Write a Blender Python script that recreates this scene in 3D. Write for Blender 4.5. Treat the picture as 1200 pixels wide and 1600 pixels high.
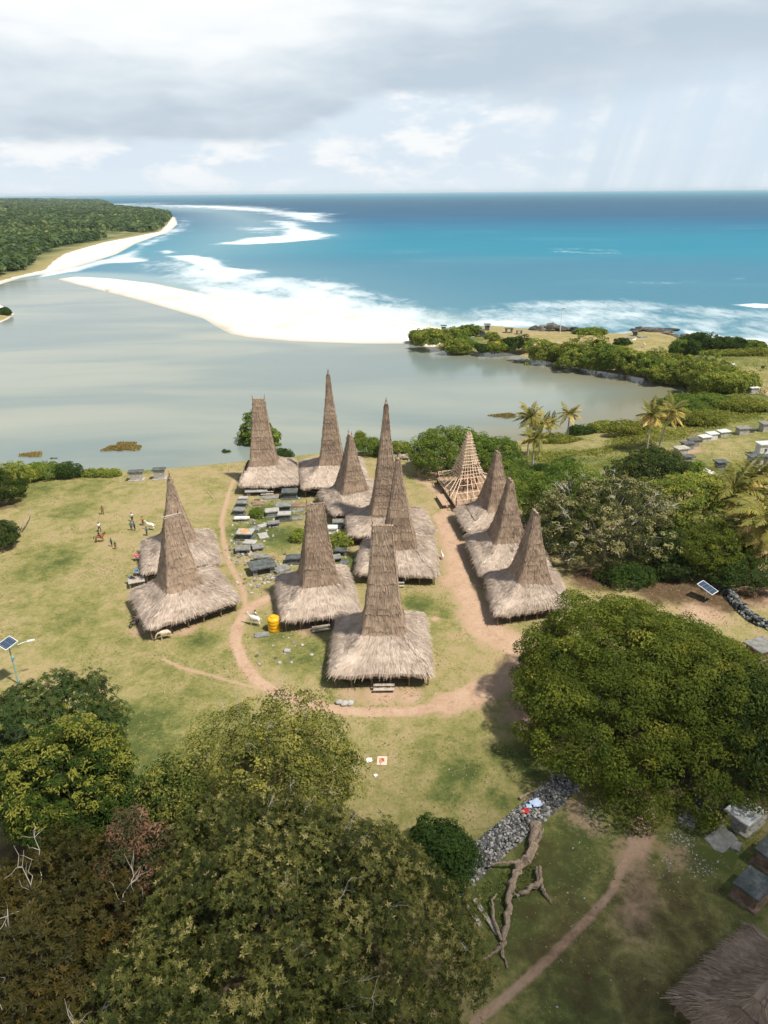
import bpy, math, random
import numpy as np
from mathutils import Vector, Matrix
R_ = math.radians
scene = bpy.context.scene
COL = scene.collection
for o in list(bpy.data.objects):
    bpy.data.objects.remove(o)

# ------------------------------------------------------------------ camera
CAM_Z = 50.0; F = 1109.0; PITCH = 24.27; ROLL = -0.5
cam_d = bpy.data.cameras.new('camera')
cam = bpy.data.objects.new('camera', cam_d); COL.objects.link(cam)
cam_d.sensor_fit = 'VERTICAL'; cam_d.sensor_height = 24.0; cam_d.sensor_width = 18.0
cam_d.lens = 24.0 * F / 1600.0
cam_d.clip_start = 0.5; cam_d.clip_end = 200000.0
CR = Matrix.Rotation(R_(90 - PITCH), 3, 'X') @ Matrix.Rotation(R_(ROLL), 3, 'Z')
cam.matrix_world = Matrix.Translation((0, 0, CAM_Z)) @ CR.to_4x4()
scene.camera = cam
CRN = np.array(CR)

# ------------------------------------------------------------------ sun, exposure
SUN_EL = 60.0; SUN_AZ = 122.0            # azimuth clockwise from +Y (north): the sun stands to the right, a little behind the camera
sd_ = bpy.data.lights.new('sun', 'SUN'); sd_.energy = 5.0; sd_.angle = R_(3.0); sd_.color = (1.0, 0.93, 0.82)
sun = bpy.data.objects.new('sun', sd_); COL.objects.link(sun)
tosun = Vector((math.sin(R_(SUN_AZ)) * math.cos(R_(SUN_EL)), math.cos(R_(SUN_AZ)) * math.cos(R_(SUN_EL)), math.sin(R_(SUN_EL))))
sun.rotation_euler = (-tosun).to_track_quat('-Z', 'Y').to_euler()
sun.location = tosun * 200
scene.view_settings.view_transform = 'Standard'
scene.view_settings.look = 'None'
scene.view_settings.exposure = 0.36
scene.view_settings.gamma = 1.0
scene.cycles.max_bounces = 6
scene.cycles.diffuse_bounces = 3
scene.cycles.glossy_bounces = 2
scene.cycles.transmission_bounces = 2
scene.cycles.volume_bounces = 0
scene.cycles.transparent_max_bounces = 4
scene.cycles.use_denoising = True

# ------------------------------------------------------------------ node helper
class NT:
    def __init__(self, tree):
        self.t = tree; self.n = tree.nodes; self.l = tree.links
    def node(self, typ, **kw):
        nd = self.n.new(typ)
        for k, v in kw.items(): setattr(nd, k, v)
        return nd
    def _in(self, sock, v):
        if v is None: return
        if hasattr(v, 'is_linked') or isinstance(v, bpy.types.NodeSocket): self.l.new(v, sock)
        else: sock.default_value = v
    def math(self, op, a, b=None, c=None, clamp=False):
        nd = self.n.new('ShaderNodeMath'); nd.operation = op; nd.use_clamp = clamp
        self._in(nd.inputs[0], a); self._in(nd.inputs[1], b); self._in(nd.inputs[2], c)
        return nd.outputs[0]
    def vmath(self, op, a, b=None):
        nd = self.n.new('ShaderNodeVectorMath'); nd.operation = op
        self._in(nd.inputs[0], a); self._in(nd.inputs[1], b)
        return nd.outputs[0]
    def sm(self, x, lo, hi, to0=0.0, to1=1.0):
        nd = self.n.new('ShaderNodeMapRange'); nd.interpolation_type = 'SMOOTHSTEP'
        self._in(nd.inputs['Value'], x); self._in(nd.inputs['From Min'], lo); self._in(nd.inputs['From Max'], hi)
        nd.inputs['To Min'].default_value = to0; nd.inputs['To Max'].default_value = to1
        return nd.outputs[0]
    def noise(self, vec, scale, detail=3.0, rough=0.55, dist=0.0):
        nd = self.n.new('ShaderNodeTexNoise')
        self._in(nd.inputs['Vector'], vec); nd.inputs['Scale'].default_value = scale
        nd.inputs['Detail'].default_value = detail; nd.inputs['Roughness'].default_value = rough
        nd.inputs['Distortion'].default_value = dist
        return nd.outputs['Fac']
    def mix(self, f, a, b, mode='MIX'):
        nd = self.n.new('ShaderNodeMix'); nd.data_type = 'RGBA'; nd.blend_type = mode; nd.clamp_factor = True
        self._in(nd.inputs[0], f)
        for s, v in ((nd.inputs[6], a), (nd.inputs[7], b)):
            if isinstance(v, (tuple, list)): v = tuple(v) + ((1.0,) if len(v) == 3 else ())
            self._in(s, v)
        return nd.outputs[2]
    def ramp(self, f, stops, interp='LINEAR'):
        nd = self.n.new('ShaderNodeValToRGB'); cr = nd.color_ramp; cr.interpolation = interp
        while len(cr.elements) > 1: cr.elements.remove(cr.elements[-1])
        cr.elements[0].position = stops[0][0]; cr.elements[0].color = tuple(stops[0][1]) + (1,)
        for p, c in stops[1:]:
            e = cr.elements.new(p); e.color = tuple(c) + (1,)
        self._in(nd.inputs[0], f)
        return nd.outputs[0]
    def comb(self, x, y, z):
        nd = self.n.new('ShaderNodeCombineXYZ')
        self._in(nd.inputs[0], x); self._in(nd.inputs[1], y); self._in(nd.inputs[2], z)
        return nd.outputs[0]
    def sep(self, v):
        nd = self.n.new('ShaderNodeSeparateXYZ'); self._in(nd.inputs[0], v); return nd.outputs
    def scale(self, v, s):
        return self.vmath('MULTIPLY', v, s)
    def attr(self, name):
        nd = self.n.new('ShaderNodeAttribute'); nd.attribute_name = name; return nd.outputs['Fac']
    def bump(self, h, strength, distance):
        nd = self.n.new('ShaderNodeBump'); self._in(nd.inputs['Height'], h)
        nd.inputs['Strength'].default_value = strength; nd.inputs['Distance'].default_value = distance
        return nd.outputs[0]
    def pos(self):
        return self.n.new('ShaderNodeNewGeometry').outputs['Position']
    def oco(self):
        return self.n.new('ShaderNodeTexCoord').outputs['Object']
    def uv(self):
        return self.n.new('ShaderNodeTexCoord').outputs['UV']
    def orand(self):
        return self.n.new('ShaderNodeObjectInfo').outputs['Random']

# ------------------------------------------------------------------ sky
world = bpy.data.worlds.new('World'); scene.world = world
world.use_nodes = True
W = NT(world.node_tree); W.n.clear()
sky = W.node('ShaderNodeTexSky', sky_type='NISHITA')
sky.sun_disc = False; sky.sun_elevation = R_(SUN_EL); sky.sun_rotation = R_(SUN_AZ)
sky.dust_density = 2.0; sky.ozone_density = 1.2
dirv = W.node('ShaderNodeTexCoord').outputs['Generated']
dx, dy, dz = W.sep(dirv)
A = W.math('MULTIPLY', W.math('ARCTAN2', dx, dy), 57.2958)
E = W.math('MULTIPLY', W.math('ARCSINE', dz), 57.2958)
# coordinates in degrees, stretched along the horizon
Ep = W.math('ADD', E, 1.5)
v1 = W.comb(W.math('MULTIPLY', A, 0.10), W.math('MULTIPLY', E, 0.34), 0.0)
n_big = W.noise(v1, 0.8, 4, 0.5, 0.25)
n_mid = W.noise(W.vmath('ADD', v1, (7.3, 2.1, 4.0)), 2.0, 5, 0.5, 0.3)
v2 = W.comb(W.math('MULTIPLY', A, 0.16), W.math('MULTIPLY', E, 0.40), 3.0)
n_puff = W.noise(v2, 1.3, 6, 0.55, 0.2)
n_fine = W.noise(v2, 5.0, 6, 0.6, 0.6)
# cloud deck: its dark base rises from left to right
Eedge = W.math('ADD', W.sm(A, -10.0, 2.0, 3.0, 6.2), W.math('MULTIPLY', W.sm(A, 8, 24), 1.0))
Eedge = W.math('ADD', Eedge, W.math('MULTIPLY', W.math('SUBTRACT', n_big, 0.5), 3.2))
Eedge = W.math('ADD', Eedge, W.math('MULTIPLY', W.math('SUBTRACT', n_mid, 0.5), 1.4))
dE = W.math('SUBTRACT', E, Eedge)
softw = W.sm(A, 2, 16, 0.55, 2.2)
deck = W.sm(dE, W.math('MULTIPLY', softw, -1.0), softw)
lift = W.math('ADD', W.math('SUBTRACT', W.math('MULTIPLY', dE, 0.105), 0.04), W.math('MULTIPLY', W.math('SUBTRACT', n_mid, 0.5), 0.8))
lift = W.math('ADD', lift, W.math('MULTIPLY', W.math('SUBTRACT', n_big, 0.5), 0.9))
lift = W.math('SUBTRACT', lift, W.sm(A, -6, 18, 0.0, 0.24))
deck_col = W.ramp(lift, [(0.0, (0.53, 0.62, 0.71)), (0.16, (0.61, 0.69, 0.765)), (0.36, (0.72, 0.79, 0.845)), (0.62, (0.92, 0.95, 0.965)), (0.9, (1.0, 1.0, 1.0))])
puff = W.sm(W.math('ADD', n_puff, W.math('MULTIPLY', W.math('SUBTRACT', n_fine, 0.5), 0.25)), 0.44, 0.66)
puff = W.math('MULTIPLY', puff, W.sm(A, 6, 20, 1.0, 0.35))
low = W.mix(puff, (0.70, 0.80, 0.895), (0.93, 0.95, 0.965))
low = W.mix(W.sm(E, 0.0, 2.2, 0.55, 0.0), low, (0.83, 0.90, 0.96))
# rain shafts on the right
sh = W.noise(W.comb(W.math('ADD', W.math('MULTIPLY', A, 0.55), W.math('MULTIPLY', E, -0.13)), W.math('MULTIPLY', E, 0.03), 1.0), 1.0, 3, 0.5)
shm = W.math('MULTIPLY', W.sm(A, 8.0, 15.0), W.sm(E, 9.5, 5.0))
low = W.mix(W.math('MULTIPLY', shm, W.sm(sh, 0.38, 0.62, 0.1, 0.95)), low, (0.66, 0.775, 0.875))
skyc = W.mix(deck, low, deck_col)
# overhead the deck thins out to grey-white with blue between
over = W.mix(W.sm(W.noise(dirv, 2.2, 5, 0.6), 0.40, 0.62), (0.18, 0.26, 0.40), (0.44, 0.48, 0.53))
skyc = W.mix(W.sm(E, 13.0, 30.0), skyc, over)
bg1 = W.node('ShaderNodeBackground'); W.l.new(sky.outputs[0], bg1.inputs['Color']); bg1.inputs['Strength'].default_value = 0.05
bg2 = W.node('ShaderNodeBackground'); W.l.new(skyc, bg2.inputs['Color']); bg2.inputs['Strength'].default_value = 0.87
mixb = W.node('ShaderNodeMixShader'); mixb.inputs[0].default_value = 0.9
W.l.new(bg1.outputs[0], mixb.inputs[1]); W.l.new(bg2.outputs[0], mixb.inputs[2])
wo = W.node('ShaderNodeOutputWorld'); W.l.new(mixb.outputs[0], wo.inputs['Surface'])

SHADE_CLOUD = True
# ------------------------------------------------------------------ object helpers
def tag(o, label=None, cat=None, group=None, kind=None):
    if label: o['label'] = label
    if cat: o['category'] = cat
    if group: o['group'] = group
    if kind: o['kind'] = kind
    return o

def thing(name, label, cat, loc=(0, 0, 0), rz=0.0, group=None):
    o = bpy.data.objects.new(name, None); COL.objects.link(o)
    o.empty_display_size = 0.3
    o.location = tuple(float(c) for c in loc); o.rotation_euler = (0, 0, float(rz))
    return tag(o, label, cat, group)

def copy_tree(o, parent=None):
    c = o.copy(); COL.objects.link(c)
    if parent: c.parent = parent
    for ch in o.children: copy_tree(ch, c)
    return c

class MB:
    def __init__(self):
        self.v = []; self.f4 = []; self.f3 = []; self.n = 0; self.uv = []; self.t4 = []; self.t3 = []; self.ng = []
        self.has_uv = False
    def add(self, V, Fq, uv=None, tint=None):
        V = np.asarray(V, float).reshape(-1, 3); Fq = np.asarray(Fq, int)
        if Fq.size:
            if Fq.shape[1] == 4:
                self.f4.append(Fq + self.n); self.t4.append(np.broadcast_to(0.5 if tint is None else tint, (len(Fq),)).astype(float))
            else:
                self.f3.append(Fq + self.n); self.t3.append(np.broadcast_to(0.5 if tint is None else tint, (len(Fq),)).astype(float))
        self.v.append(V); self.n += len(V)
        if uv is not None: self.has_uv = True
        self.uv.append(np.zeros((len(V), 2)) if uv is None else np.asarray(uv, float))
    def ngon(self, V, tint=0.5):
        V = np.asarray(V, float); self.v.append(V); self.uv.append(np.zeros((len(V), 2)))
        self.ng.append((list(range(self.n, self.n + len(V))), tint)); self.n += len(V)
    def box(self, c, s, rz=0.0, rot=None, taper=1.0, tint=None):
        c = np.asarray(c, float); hx, hy, hz = [k / 2 for k in s]
        V = np.array([[-hx, -hy, -hz], [hx, -hy, -hz], [hx, hy, -hz], [-hx, hy, -hz],
                      [-hx * taper, -hy * taper, hz], [hx * taper, -hy * taper, hz], [hx * taper, hy * taper, hz], [-hx * taper, hy * taper, hz]])
        if rot is None:
            rot = np.array([[math.cos(rz), -math.sin(rz), 0], [math.sin(rz), math.cos(rz), 0], [0, 0, 1]])
        V = V @ np.asarray(rot).T + c
        self.add(V, [[0, 3, 2, 1], [4, 5, 6, 7], [0, 1, 5, 4], [1, 2, 6, 5], [2, 3, 7, 6], [3, 0, 4, 7]], tint=tint)
    def tube(self, P, rad, seg=6, cap=True, tint=None):
        P = np.asarray(P, float); m = len(P); rad = np.broadcast_to(rad, (m,)).astype(float)
        T = np.gradient(P, axis=0); T /= np.maximum(np.linalg.norm(T, axis=1, keepdims=True), 1e-9)
        up = np.array([0.0, 0.0, 1.0]) if abs(T[0][2]) < 0.9 else np.array([1.0, 0.0, 0.0])
        V = []
        for i in range(m):
            a = np.cross(up, T[i]); a /= max(np.linalg.norm(a), 1e-9); b = np.cross(T[i], a); up = b if abs(np.dot(b, T[i])) < .5 else up
            up = np.cross(T[i], a)
            ang = np.linspace(0, 2 * math.pi, seg, endpoint=False)
            V.append(P[i] + rad[i] * (np.outer(np.cos(ang), a) + np.outer(np.sin(ang), b)))
        V = np.concatenate(V); Fq = []
        for i in range(m - 1):
            for j in range(seg):
                k = (j + 1) % seg
                Fq.append([i * seg + j, i * seg + k, (i + 1) * seg + k, (i + 1) * seg + j])
        base = self.n
        self.add(V, Fq, tint=tint)
        if cap:
            self.ng.append((list(range(base + seg - 1, base - 1, -1)), 0.5 if tint is None else tint))
            self.ng.append((list(range(base + (m - 1) * seg, base + m * seg)), 0.5 if tint is None else tint))
    def rock(self, c, s, rng, jit=0.18, tint=None):
        V = ICO_V * (1 + rng.uniform(-jit, jit, (len(ICO_V), 1)))
        V = V * np.asarray(s)
        a = rng.uniform(0, 6.28); ca, sa = math.cos(a), math.sin(a)
        V = V @ np.array([[ca, sa, 0], [-sa, ca, 0], [0, 0, 1]]) + np.asarray(c)
        self.add(V, ICO_F, tint=tint)
    def build(self, name, mat, parent=None, smooth=False, kind=None, attrs=None):
        me = bpy.data.meshes.new(name)
        V = np.concatenate(self.v) if self.v else np.zeros((0, 3))
        f4 = np.concatenate(self.f4) if self.f4 else np.zeros((0, 4), int)
        f3 = np.concatenate(self.f3) if self.f3 else np.zeros((0, 3), int)
        li = np.concatenate([f4.ravel(), f3.ravel()] + [np.array(g[0]) for g in self.ng]).astype(np.int32)
        tot = np.concatenate([np.full(len(f4), 4), np.full(len(f3), 3), np.array([len(g[0]) for g in self.ng], int)]).astype(np.int32)
        st = np.concatenate([[0], np.cumsum(tot)[:-1]]).astype(np.int32) if len(tot) else np.zeros(0, np.int32)
        me.vertices.add(len(V)); me.vertices.foreach_set('co', V.astype(np.float32).ravel())
        me.loops.add(len(li)); me.loops.foreach_set('vertex_index', li)
        me.polygons.add(len(tot)); me.polygons.foreach_set('loop_start', st)
        me.update(calc_edges=True)
        tint = np.concatenate(self.t4 + self.t3 + [np.array([g[1] for g in self.ng], float)]).astype(np.float32)
        a = me.attributes.new('tint', 'FLOAT', 'FACE'); a.data.foreach_set('value', tint)
        if self.has_uv:
            uv = np.concatenate(self.uv).astype(np.float32)[li]
            ul = me.uv_layers.new(name='UVMap'); ul.uv.foreach_set('vector', uv.ravel())
        if attrs:
            for k, arr in attrs.items():
                a = me.attributes.new(k, 'FLOAT', 'POINT'); a.data.foreach_set('value', np.asarray(arr, np.float32))
        me.polygons.foreach_set('use_smooth', np.full(len(tot), smooth))
        me.update()
        o = bpy.data.objects.new(name, me); COL.objects.link(o)
        if mat: me.materials.append(mat)
        if parent is not None: o.parent = parent
        if kind: o['kind'] = kind
        return o

def _ico():
    t = (1 + 5 ** .5) / 2
    V = np.array([[-1, t, 0], [1, t, 0], [-1, -t, 0], [1, -t, 0], [0, -1, t], [0, 1, t], [0, -1, -t], [0, 1, -t], [t, 0, -1], [t, 0, 1], [-t, 0, -1], [-t, 0, 1]], float)
    V /= np.linalg.norm(V[0])
    Fc = np.array([[0, 11, 5], [0, 5, 1], [0, 1, 7], [0, 7, 10], [0, 10, 11], [1, 5, 9], [5, 11, 4], [11, 10, 2], [10, 7, 6], [7, 1, 8], [3, 9, 4], [3, 4, 2], [3, 2, 6], [3, 6, 8], [3, 8, 9], [4, 9, 5], [2, 4, 11], [6, 2, 10], [8, 6, 7], [9, 8, 1]])
    return V, Fc
ICO_V, ICO_F = _ico()

def subdiv_ico(V, Fc):
    V = [tuple(v) for v in V]; cache = {}; out = []
    def mid(a, b):
        k = (min(a, b), max(a, b))
        if k not in cache:
            m = np.array(V[a]) + np.array(V[b]); m /= np.linalg.norm(m); V.append(tuple(m)); cache[k] = len(V) - 1
        return cache[k]
    for a, b, c in Fc:
        ab, bc, ca = mid(a, b), mid(b, c), mid(c, a)
        out += [[a, ab, ca], [b, bc, ab], [c, ca, bc], [ab, bc, ca]]
    return np.array(V), np.array(out)
ICO2_V, ICO2_F = subdiv_ico(ICO_V, ICO_F)

# ------------------------------------------------------------------ pixel of the 1200x1600 photograph -> point on a plane / the ground
SEA_Z = -6.0; HAZE_D = 0.000034; SEA_R = 32000.0
def ray(px, py):
    d = CRN @ np.array([(px - 600.0) / F, (800.0 - py) / F, -1.0]); return d
def at(px, py, z=0.0):
    d = ray(px, py); s = (z - CAM_Z) / d[2]
    return np.array([d[0] * s, d[1] * s, z])
def atl(pts, z=SEA_Z):
    return np.array([at(x, y, z)[:2] for x, y in pts])
def depth_of(P):
    return float(-(CRN.T @ (np.asarray(P, float) - np.array([0, 0, CAM_Z])))[2])
def smooth01(x):
    x = np.clip(x, 0, 1); return x * x * (3 - 2 * x)
def seg_dist(X, Y, poly, closed=True):
    d = np.full(X.shape, 1e18); n = len(poly)
    for i in range(n if closed else n - 1):
        ax, ay = poly[i][:2]; bx, by = poly[(i + 1) % n][:2]
        ex, ey = bx - ax, by - ay; L = max(ex * ex + ey * ey, 1e-9)
        t = np.clip(((X - ax) * ex + (Y - ay) * ey) / L, 0, 1)
        d = np.minimum(d, (X - ax - t * ex) ** 2 + (Y - ay - t * ey) ** 2)
    return np.sqrt(d)
def sdist(X, Y, poly):
    ins = np.zeros(X.shape, bool); n = len(poly)
    for i in range(n):
        ax, ay = poly[i]; bx, by = poly[(i + 1) % n]
        if ay == by: continue
        c = ((ay > Y) != (by > Y)) & (X < (bx - ax) * (Y - ay) / (by - ay) + ax)
        ins ^= c
    d = seg_dist(X, Y, poly)
    return np.where(ins, d, -d)
# ------------------------------------------------------------------ terrain
edge_px = [(0, 748), (60, 742), (130, 738), (200, 737), (270, 732), (350, 724), (420, 716), (500, 708), (580, 706), (650, 716)]
village_edge = [at(x, y, 0.0)[:2] + np.array([0, 7.5]) for x, y in edge_px]
shore_px = [(700, 716), (760, 702), (800, 694), (850, 700), (900, 690), (950, 672), (1000, 652), (1050, 634), (1070, 612),
            (1040, 600), (980, 590), (900, 577), (830, 563), (780, 552), (700, 548), (655, 541), (644, 530),
            (690, 518), (720, 512), (762, 509), (830, 514), (868, 513), (900, 518), (960, 521), (1000, 515), (1035, 514), (1065, 521), (1085, 533), (1150, 540), (1210, 543), (1500, 556)]
MAIN = [np.array((-420.0, 120.0)), np.array((-160.0, 122.0))] + village_edge + [p for p in atl(shore_px)] + [np.array((900.0, 200.0)), np.array((900.0, -300.0)), np.array((-420.0, -300.0))]
SAND = list(atl([(78, 436), (110, 445), (150, 455), (200, 468), (255, 484), (305, 499), (325, 512), (345, 523), (375, 529), (450, 536), (560, 540), (645, 540), (700, 530),
                 (720, 514), (690, 508), (640, 500), (560, 490), (450, 478), (330, 458), (250, 442), (180, 434), (120, 431)]))
HEAD = list(atl([(-900, 470), (-60, 470), (0, 470), (5, 457), (14, 446), (50, 434), (110, 424), (150, 412), (195, 397), (222, 381), (250, 370), (272, 363), (284, 350), (279, 340), (268, 336), (240, 331), (205, 328), (178, 324), (165, 317), (150, 312.5), (100, 309.5)])) + [np.array((-26000.0, 24000.0)), np.array((-26000.0, 300.0))]
ISLE = list(atl([(-500, 475), (-40, 470), (3, 474), (22, 484), (29, 490), (20, 498), (0, 507), (-60, 530), (-500, 560)]))
VEG = list(atl([(-900, 448), (-60, 446), (0, 440), (30, 432), (70, 424), (88, 410), (102, 400), (130, 391), (165, 381), (200, 374), (250, 363), (262, 352), (269, 341), (264, 335.5), (240, 331), (205, 328), (178, 324), (165, 317), (150, 312.5), (100, 309.5)])) + [np.array((-26000.0, 24000.0)), np.array((-26000.0, 300.0))]
LAG = list(atl([(-1500, 440), (0, 440), (50, 434), (95, 433), (150, 450), (260, 470), (345, 510), (640, 520), (660, 530), (720, 526), (830, 534), (1000, 548), (1120, 580), (1120, 700), (600, 780), (-1500, 800)]))

def wob(X, Y, s, ph=0.0):
    return (np.sin(X / s + 1.7 * np.sin(Y / s * 0.7 + ph) + ph) + np.sin(Y / s * 1.13 + 1.3 * np.sin(X / s * 0.6 + 2 * ph) + 3 * ph)) * 0.5

def Hgt(X, Y):
    X = np.asarray(X, float); Y = np.asarray(Y, float)
    z = np.full(X.shape, -9.5)
    d = sdist(X, Y, MAIN)
    far = smooth01((Y - 118) / 40) * smooth01((X - 12) / 15)
    p = 6.0 - 3.6 * far
    w = 7.5 + 7.0 * far
    zm = np.where(d > 0, -6.25 + (p + 0.25) * smooth01(d / w), -6.25 + np.maximum(d * 0.12, -3))
    zm = zm + 0.12 * wob(X, Y, 7.0, .3) * smooth01(d / 10) + 0.05 * wob(X, Y, 2.3, 1.1) * smooth01(d / 10)
    z = np.maximum(z, zm)
    d = sdist(X, Y, SAND)
    z = np.maximum(z, np.where(d > 0, -6.15 + 1.5 * smooth01(d / 22), -6.15 + np.maximum(d * 0.05, -3)))
    d = sdist(X, Y, HEAD)
    hill = smooth01((d - 60) / 900) * (16 + 12 * wob(X, Y, 420.0, .7) + 6 * wob(X, Y, 170.0, 2.2)) + smooth01((d - 900) / 4000) * 26
    hill = hill * smooth01((9000 - Y) / 5000 + 0.35)
    z = np.maximum(z, np.where(d > 0, -6.2 + 2.2 * smooth01(d / 45) + hill, -6.2 + np.maximum(d * 0.02, -3.2)))
    d = sdist(X, Y, ISLE)
    z = np.maximum(z, np.where(d > 0, -6.2 + 1.6 * smooth01(d / 9), -6.2 + np.maximum(d * 0.1, -3.2)))
    return z
def hz(x, y): return float(Hgt(np.array([x]), np.array([y]))[0])
def gat(px, py, dz=0.0):
    z = 0.0
    for _ in range(9):
        p = at(px, py, z); z = hz(p[0], p[1])
    p = at(px, py, z); p[2] = z + dz
    return p

def fan(rows, a_max, ncol, extra=0.0):
    a = np.tan(np.linspace(-R_(a_max), R_(a_max), ncol))
    rows = np.asarray(rows)
    X = np.outer(np.maximum(rows, 0) * 1.0 + 45.0, a); Y = np.repeat(rows[:, None], ncol, 1)
    n, m = X.shape
    i = np.arange(n - 1)[:, None] * m + np.arange(m - 1)[None]
    Fq = np.stack([i, i + 1, i + m + 1, i + m], -1).reshape(-1, 4)
    return X.ravel(), Y.ravel(), Fq

def px_rows(y0, y1, n, z):
    return np.array([at(600, y, z)[1] for y in np.linspace(y0, y1, n)])

rows = np.concatenate([np.linspace(-120, 12, 24), np.arange(13, 150, 0.36), px_rows(662, 305, 330, SEA_Z), np.array([9000, 12000, 16000, 24000, SEA_R])])
rows = np.unique(np.sort(rows)); rows = rows[np.concatenate([[True], np.diff(rows) > 0.1])]
TX, TY, TF = fan(rows, 36, 470)
TZ = Hgt(TX, TY)

def polyl(pts, z=0.0):
    return [gat(x, y)[:2] for x, y in pts]
dirt = np.zeros(TX.shape); PATHS = []
def path(pts, w, amt=1.0):
    global dirt
    PATHS.append((polyl(pts), w)); d = seg_dist(TX, TY, PATHS[-1][0], closed=False)
    dirt = np.maximum(dirt, amt * (1 - smooth01(d / w * 0.5)))
def blob(field, px, py, r, amt, sx=1.0):
    c = gat(px, py)
    d = np.hypot((TX - c[0]) / sx, TY - c[1])
    return np.maximum(field, amt * (1 - smooth01(d / r)))
path([(690, 808), (704, 840), (712, 865), (716, 895), (726, 925), (745, 955), (772, 985), (800, 1012)], 1.35)
path([(655, 748), (690, 770), (700, 810)], 1.0, .65)
path([(742, 955), (755, 985), (790, 1000)], 2.4, .75)
path([(700, 835), (716, 890), (735, 940)], 2.6, .55)
path([(800, 1012), (806, 1035), (790, 1060), (745, 1085), (690, 1103), (640, 1112), (580, 1114), (520, 1108), (470, 1097), (430, 1081), (400, 1062), (380, 1035), (368, 1005), (370, 980), (384, 955)], .62)
path([(700, 1100), (745, 1083), (790, 1062), (815, 1048)], 1.7, .85)
path([(384, 955), (402, 943), (425, 932)], .8, .85)
path([(384, 955), (382, 930), (372, 905), (358, 880), (350, 850), (346, 815), (356, 775), (368, 745)], .45, .62)
path([(255, 1030), (285, 1044), (330, 1055), (372, 1068), (405, 1076)], 0.30, .58)
path([(1003, 1262), (998, 1290), (985, 1330), (955, 1395), (915, 1440), (860, 1495), (800, 1550), (740, 1600)], 0.30, .82)
path([(1008, 1255), (1005, 1290), (995, 1330)], 1.0, .8)
path([(985, 1330), (1000, 1390), (990, 1440)], 1.6, .45)
path([(1000, 740), (1050, 715), (1110, 695), (1200, 690)], 1.6, .55)
path([(840, 538), (880, 536), (960, 552), (1010, 566), (1060, 585), (1110, 588), (1150, 595), (1230, 625)], 2.0, .8)
path([(760, 525), (840, 538)], 2.6, .6)
for a in [(600, 1083, 4.2, .75), (640, 1088, 3.0, .7), (545, 1083, 3, .5), (830, 1120, 4.5, .85), (820, 1075, 4, .7), (690, 742, 6, .7), (660, 735, 5, .6), (1040, 915, 8, .55), (1100, 955, 6, .75), (930, 905, 6, .6),
          (1180, 930, 6, .85), (900, 1270, 3, .45), (925, 1290, 2.5, .4), (760, 970, 4, .6), (290, 985, 2.5, .6), (215, 985, 2.5, .55), (680, 967, 1.0, .8), (480, 985, 3, .5), (700, 912, 3, .55), (1060, 1340, 3, .4), (700, 905, 2.5, .8), (900, 545, 12, .5), (840, 522, 12, .35), (365, 735, 5, .35)]:
    dirt = blob(dirt, *a)
for hx_, hy_ in [(597, 1020), (492, 940), (418, 752), (525, 750), (553, 787), (612, 827), (622, 882), (825, 932), (795, 872), (764, 817), (287, 948), (280, 878)]:
    dirt = blob(dirt, hx_, hy_, 9.0, .56)
lush_shade = np.zeros(TX.shape)  # lower-right patches darken the grass to paint shade; the rest is green growth
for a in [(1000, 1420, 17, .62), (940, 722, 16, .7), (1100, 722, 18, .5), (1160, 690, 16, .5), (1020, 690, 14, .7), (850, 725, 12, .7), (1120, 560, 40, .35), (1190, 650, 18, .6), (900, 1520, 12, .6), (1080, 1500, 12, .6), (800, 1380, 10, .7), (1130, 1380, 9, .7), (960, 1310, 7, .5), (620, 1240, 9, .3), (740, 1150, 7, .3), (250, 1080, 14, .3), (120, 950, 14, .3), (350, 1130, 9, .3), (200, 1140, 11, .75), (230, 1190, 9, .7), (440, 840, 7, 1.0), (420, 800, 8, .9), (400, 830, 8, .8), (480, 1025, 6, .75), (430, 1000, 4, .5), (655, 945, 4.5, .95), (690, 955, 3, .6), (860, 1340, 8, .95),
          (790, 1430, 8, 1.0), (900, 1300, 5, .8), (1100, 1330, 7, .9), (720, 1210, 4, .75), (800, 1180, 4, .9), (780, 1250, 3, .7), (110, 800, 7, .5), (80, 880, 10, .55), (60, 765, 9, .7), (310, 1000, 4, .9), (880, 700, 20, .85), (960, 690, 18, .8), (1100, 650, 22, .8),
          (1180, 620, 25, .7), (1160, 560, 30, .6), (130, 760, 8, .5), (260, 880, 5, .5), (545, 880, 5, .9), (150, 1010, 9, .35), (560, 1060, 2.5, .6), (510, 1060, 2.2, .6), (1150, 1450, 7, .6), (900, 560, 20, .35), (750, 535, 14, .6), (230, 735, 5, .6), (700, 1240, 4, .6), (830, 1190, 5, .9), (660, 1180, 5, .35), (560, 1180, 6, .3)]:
    lush_shade = blob(lush_shade, *a)
litter = np.zeros(TX.shape)  # leaf litter under trees; also paints shade at lower right and below the frangipani
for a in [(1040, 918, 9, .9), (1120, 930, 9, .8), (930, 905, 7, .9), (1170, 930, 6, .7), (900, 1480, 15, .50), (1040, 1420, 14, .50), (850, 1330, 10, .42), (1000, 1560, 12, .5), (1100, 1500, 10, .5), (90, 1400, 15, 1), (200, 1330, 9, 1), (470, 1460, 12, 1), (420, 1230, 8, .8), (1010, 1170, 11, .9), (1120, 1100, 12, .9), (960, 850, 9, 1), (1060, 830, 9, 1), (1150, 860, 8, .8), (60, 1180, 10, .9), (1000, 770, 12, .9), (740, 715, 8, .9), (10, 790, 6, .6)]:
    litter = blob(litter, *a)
dh = sdist(TX, TY, HEAD); ds = sdist(TX, TY, SAND); dm = sdist(TX, TY, MAIN); di = sdist(TX, TY, ISLE)
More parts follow.
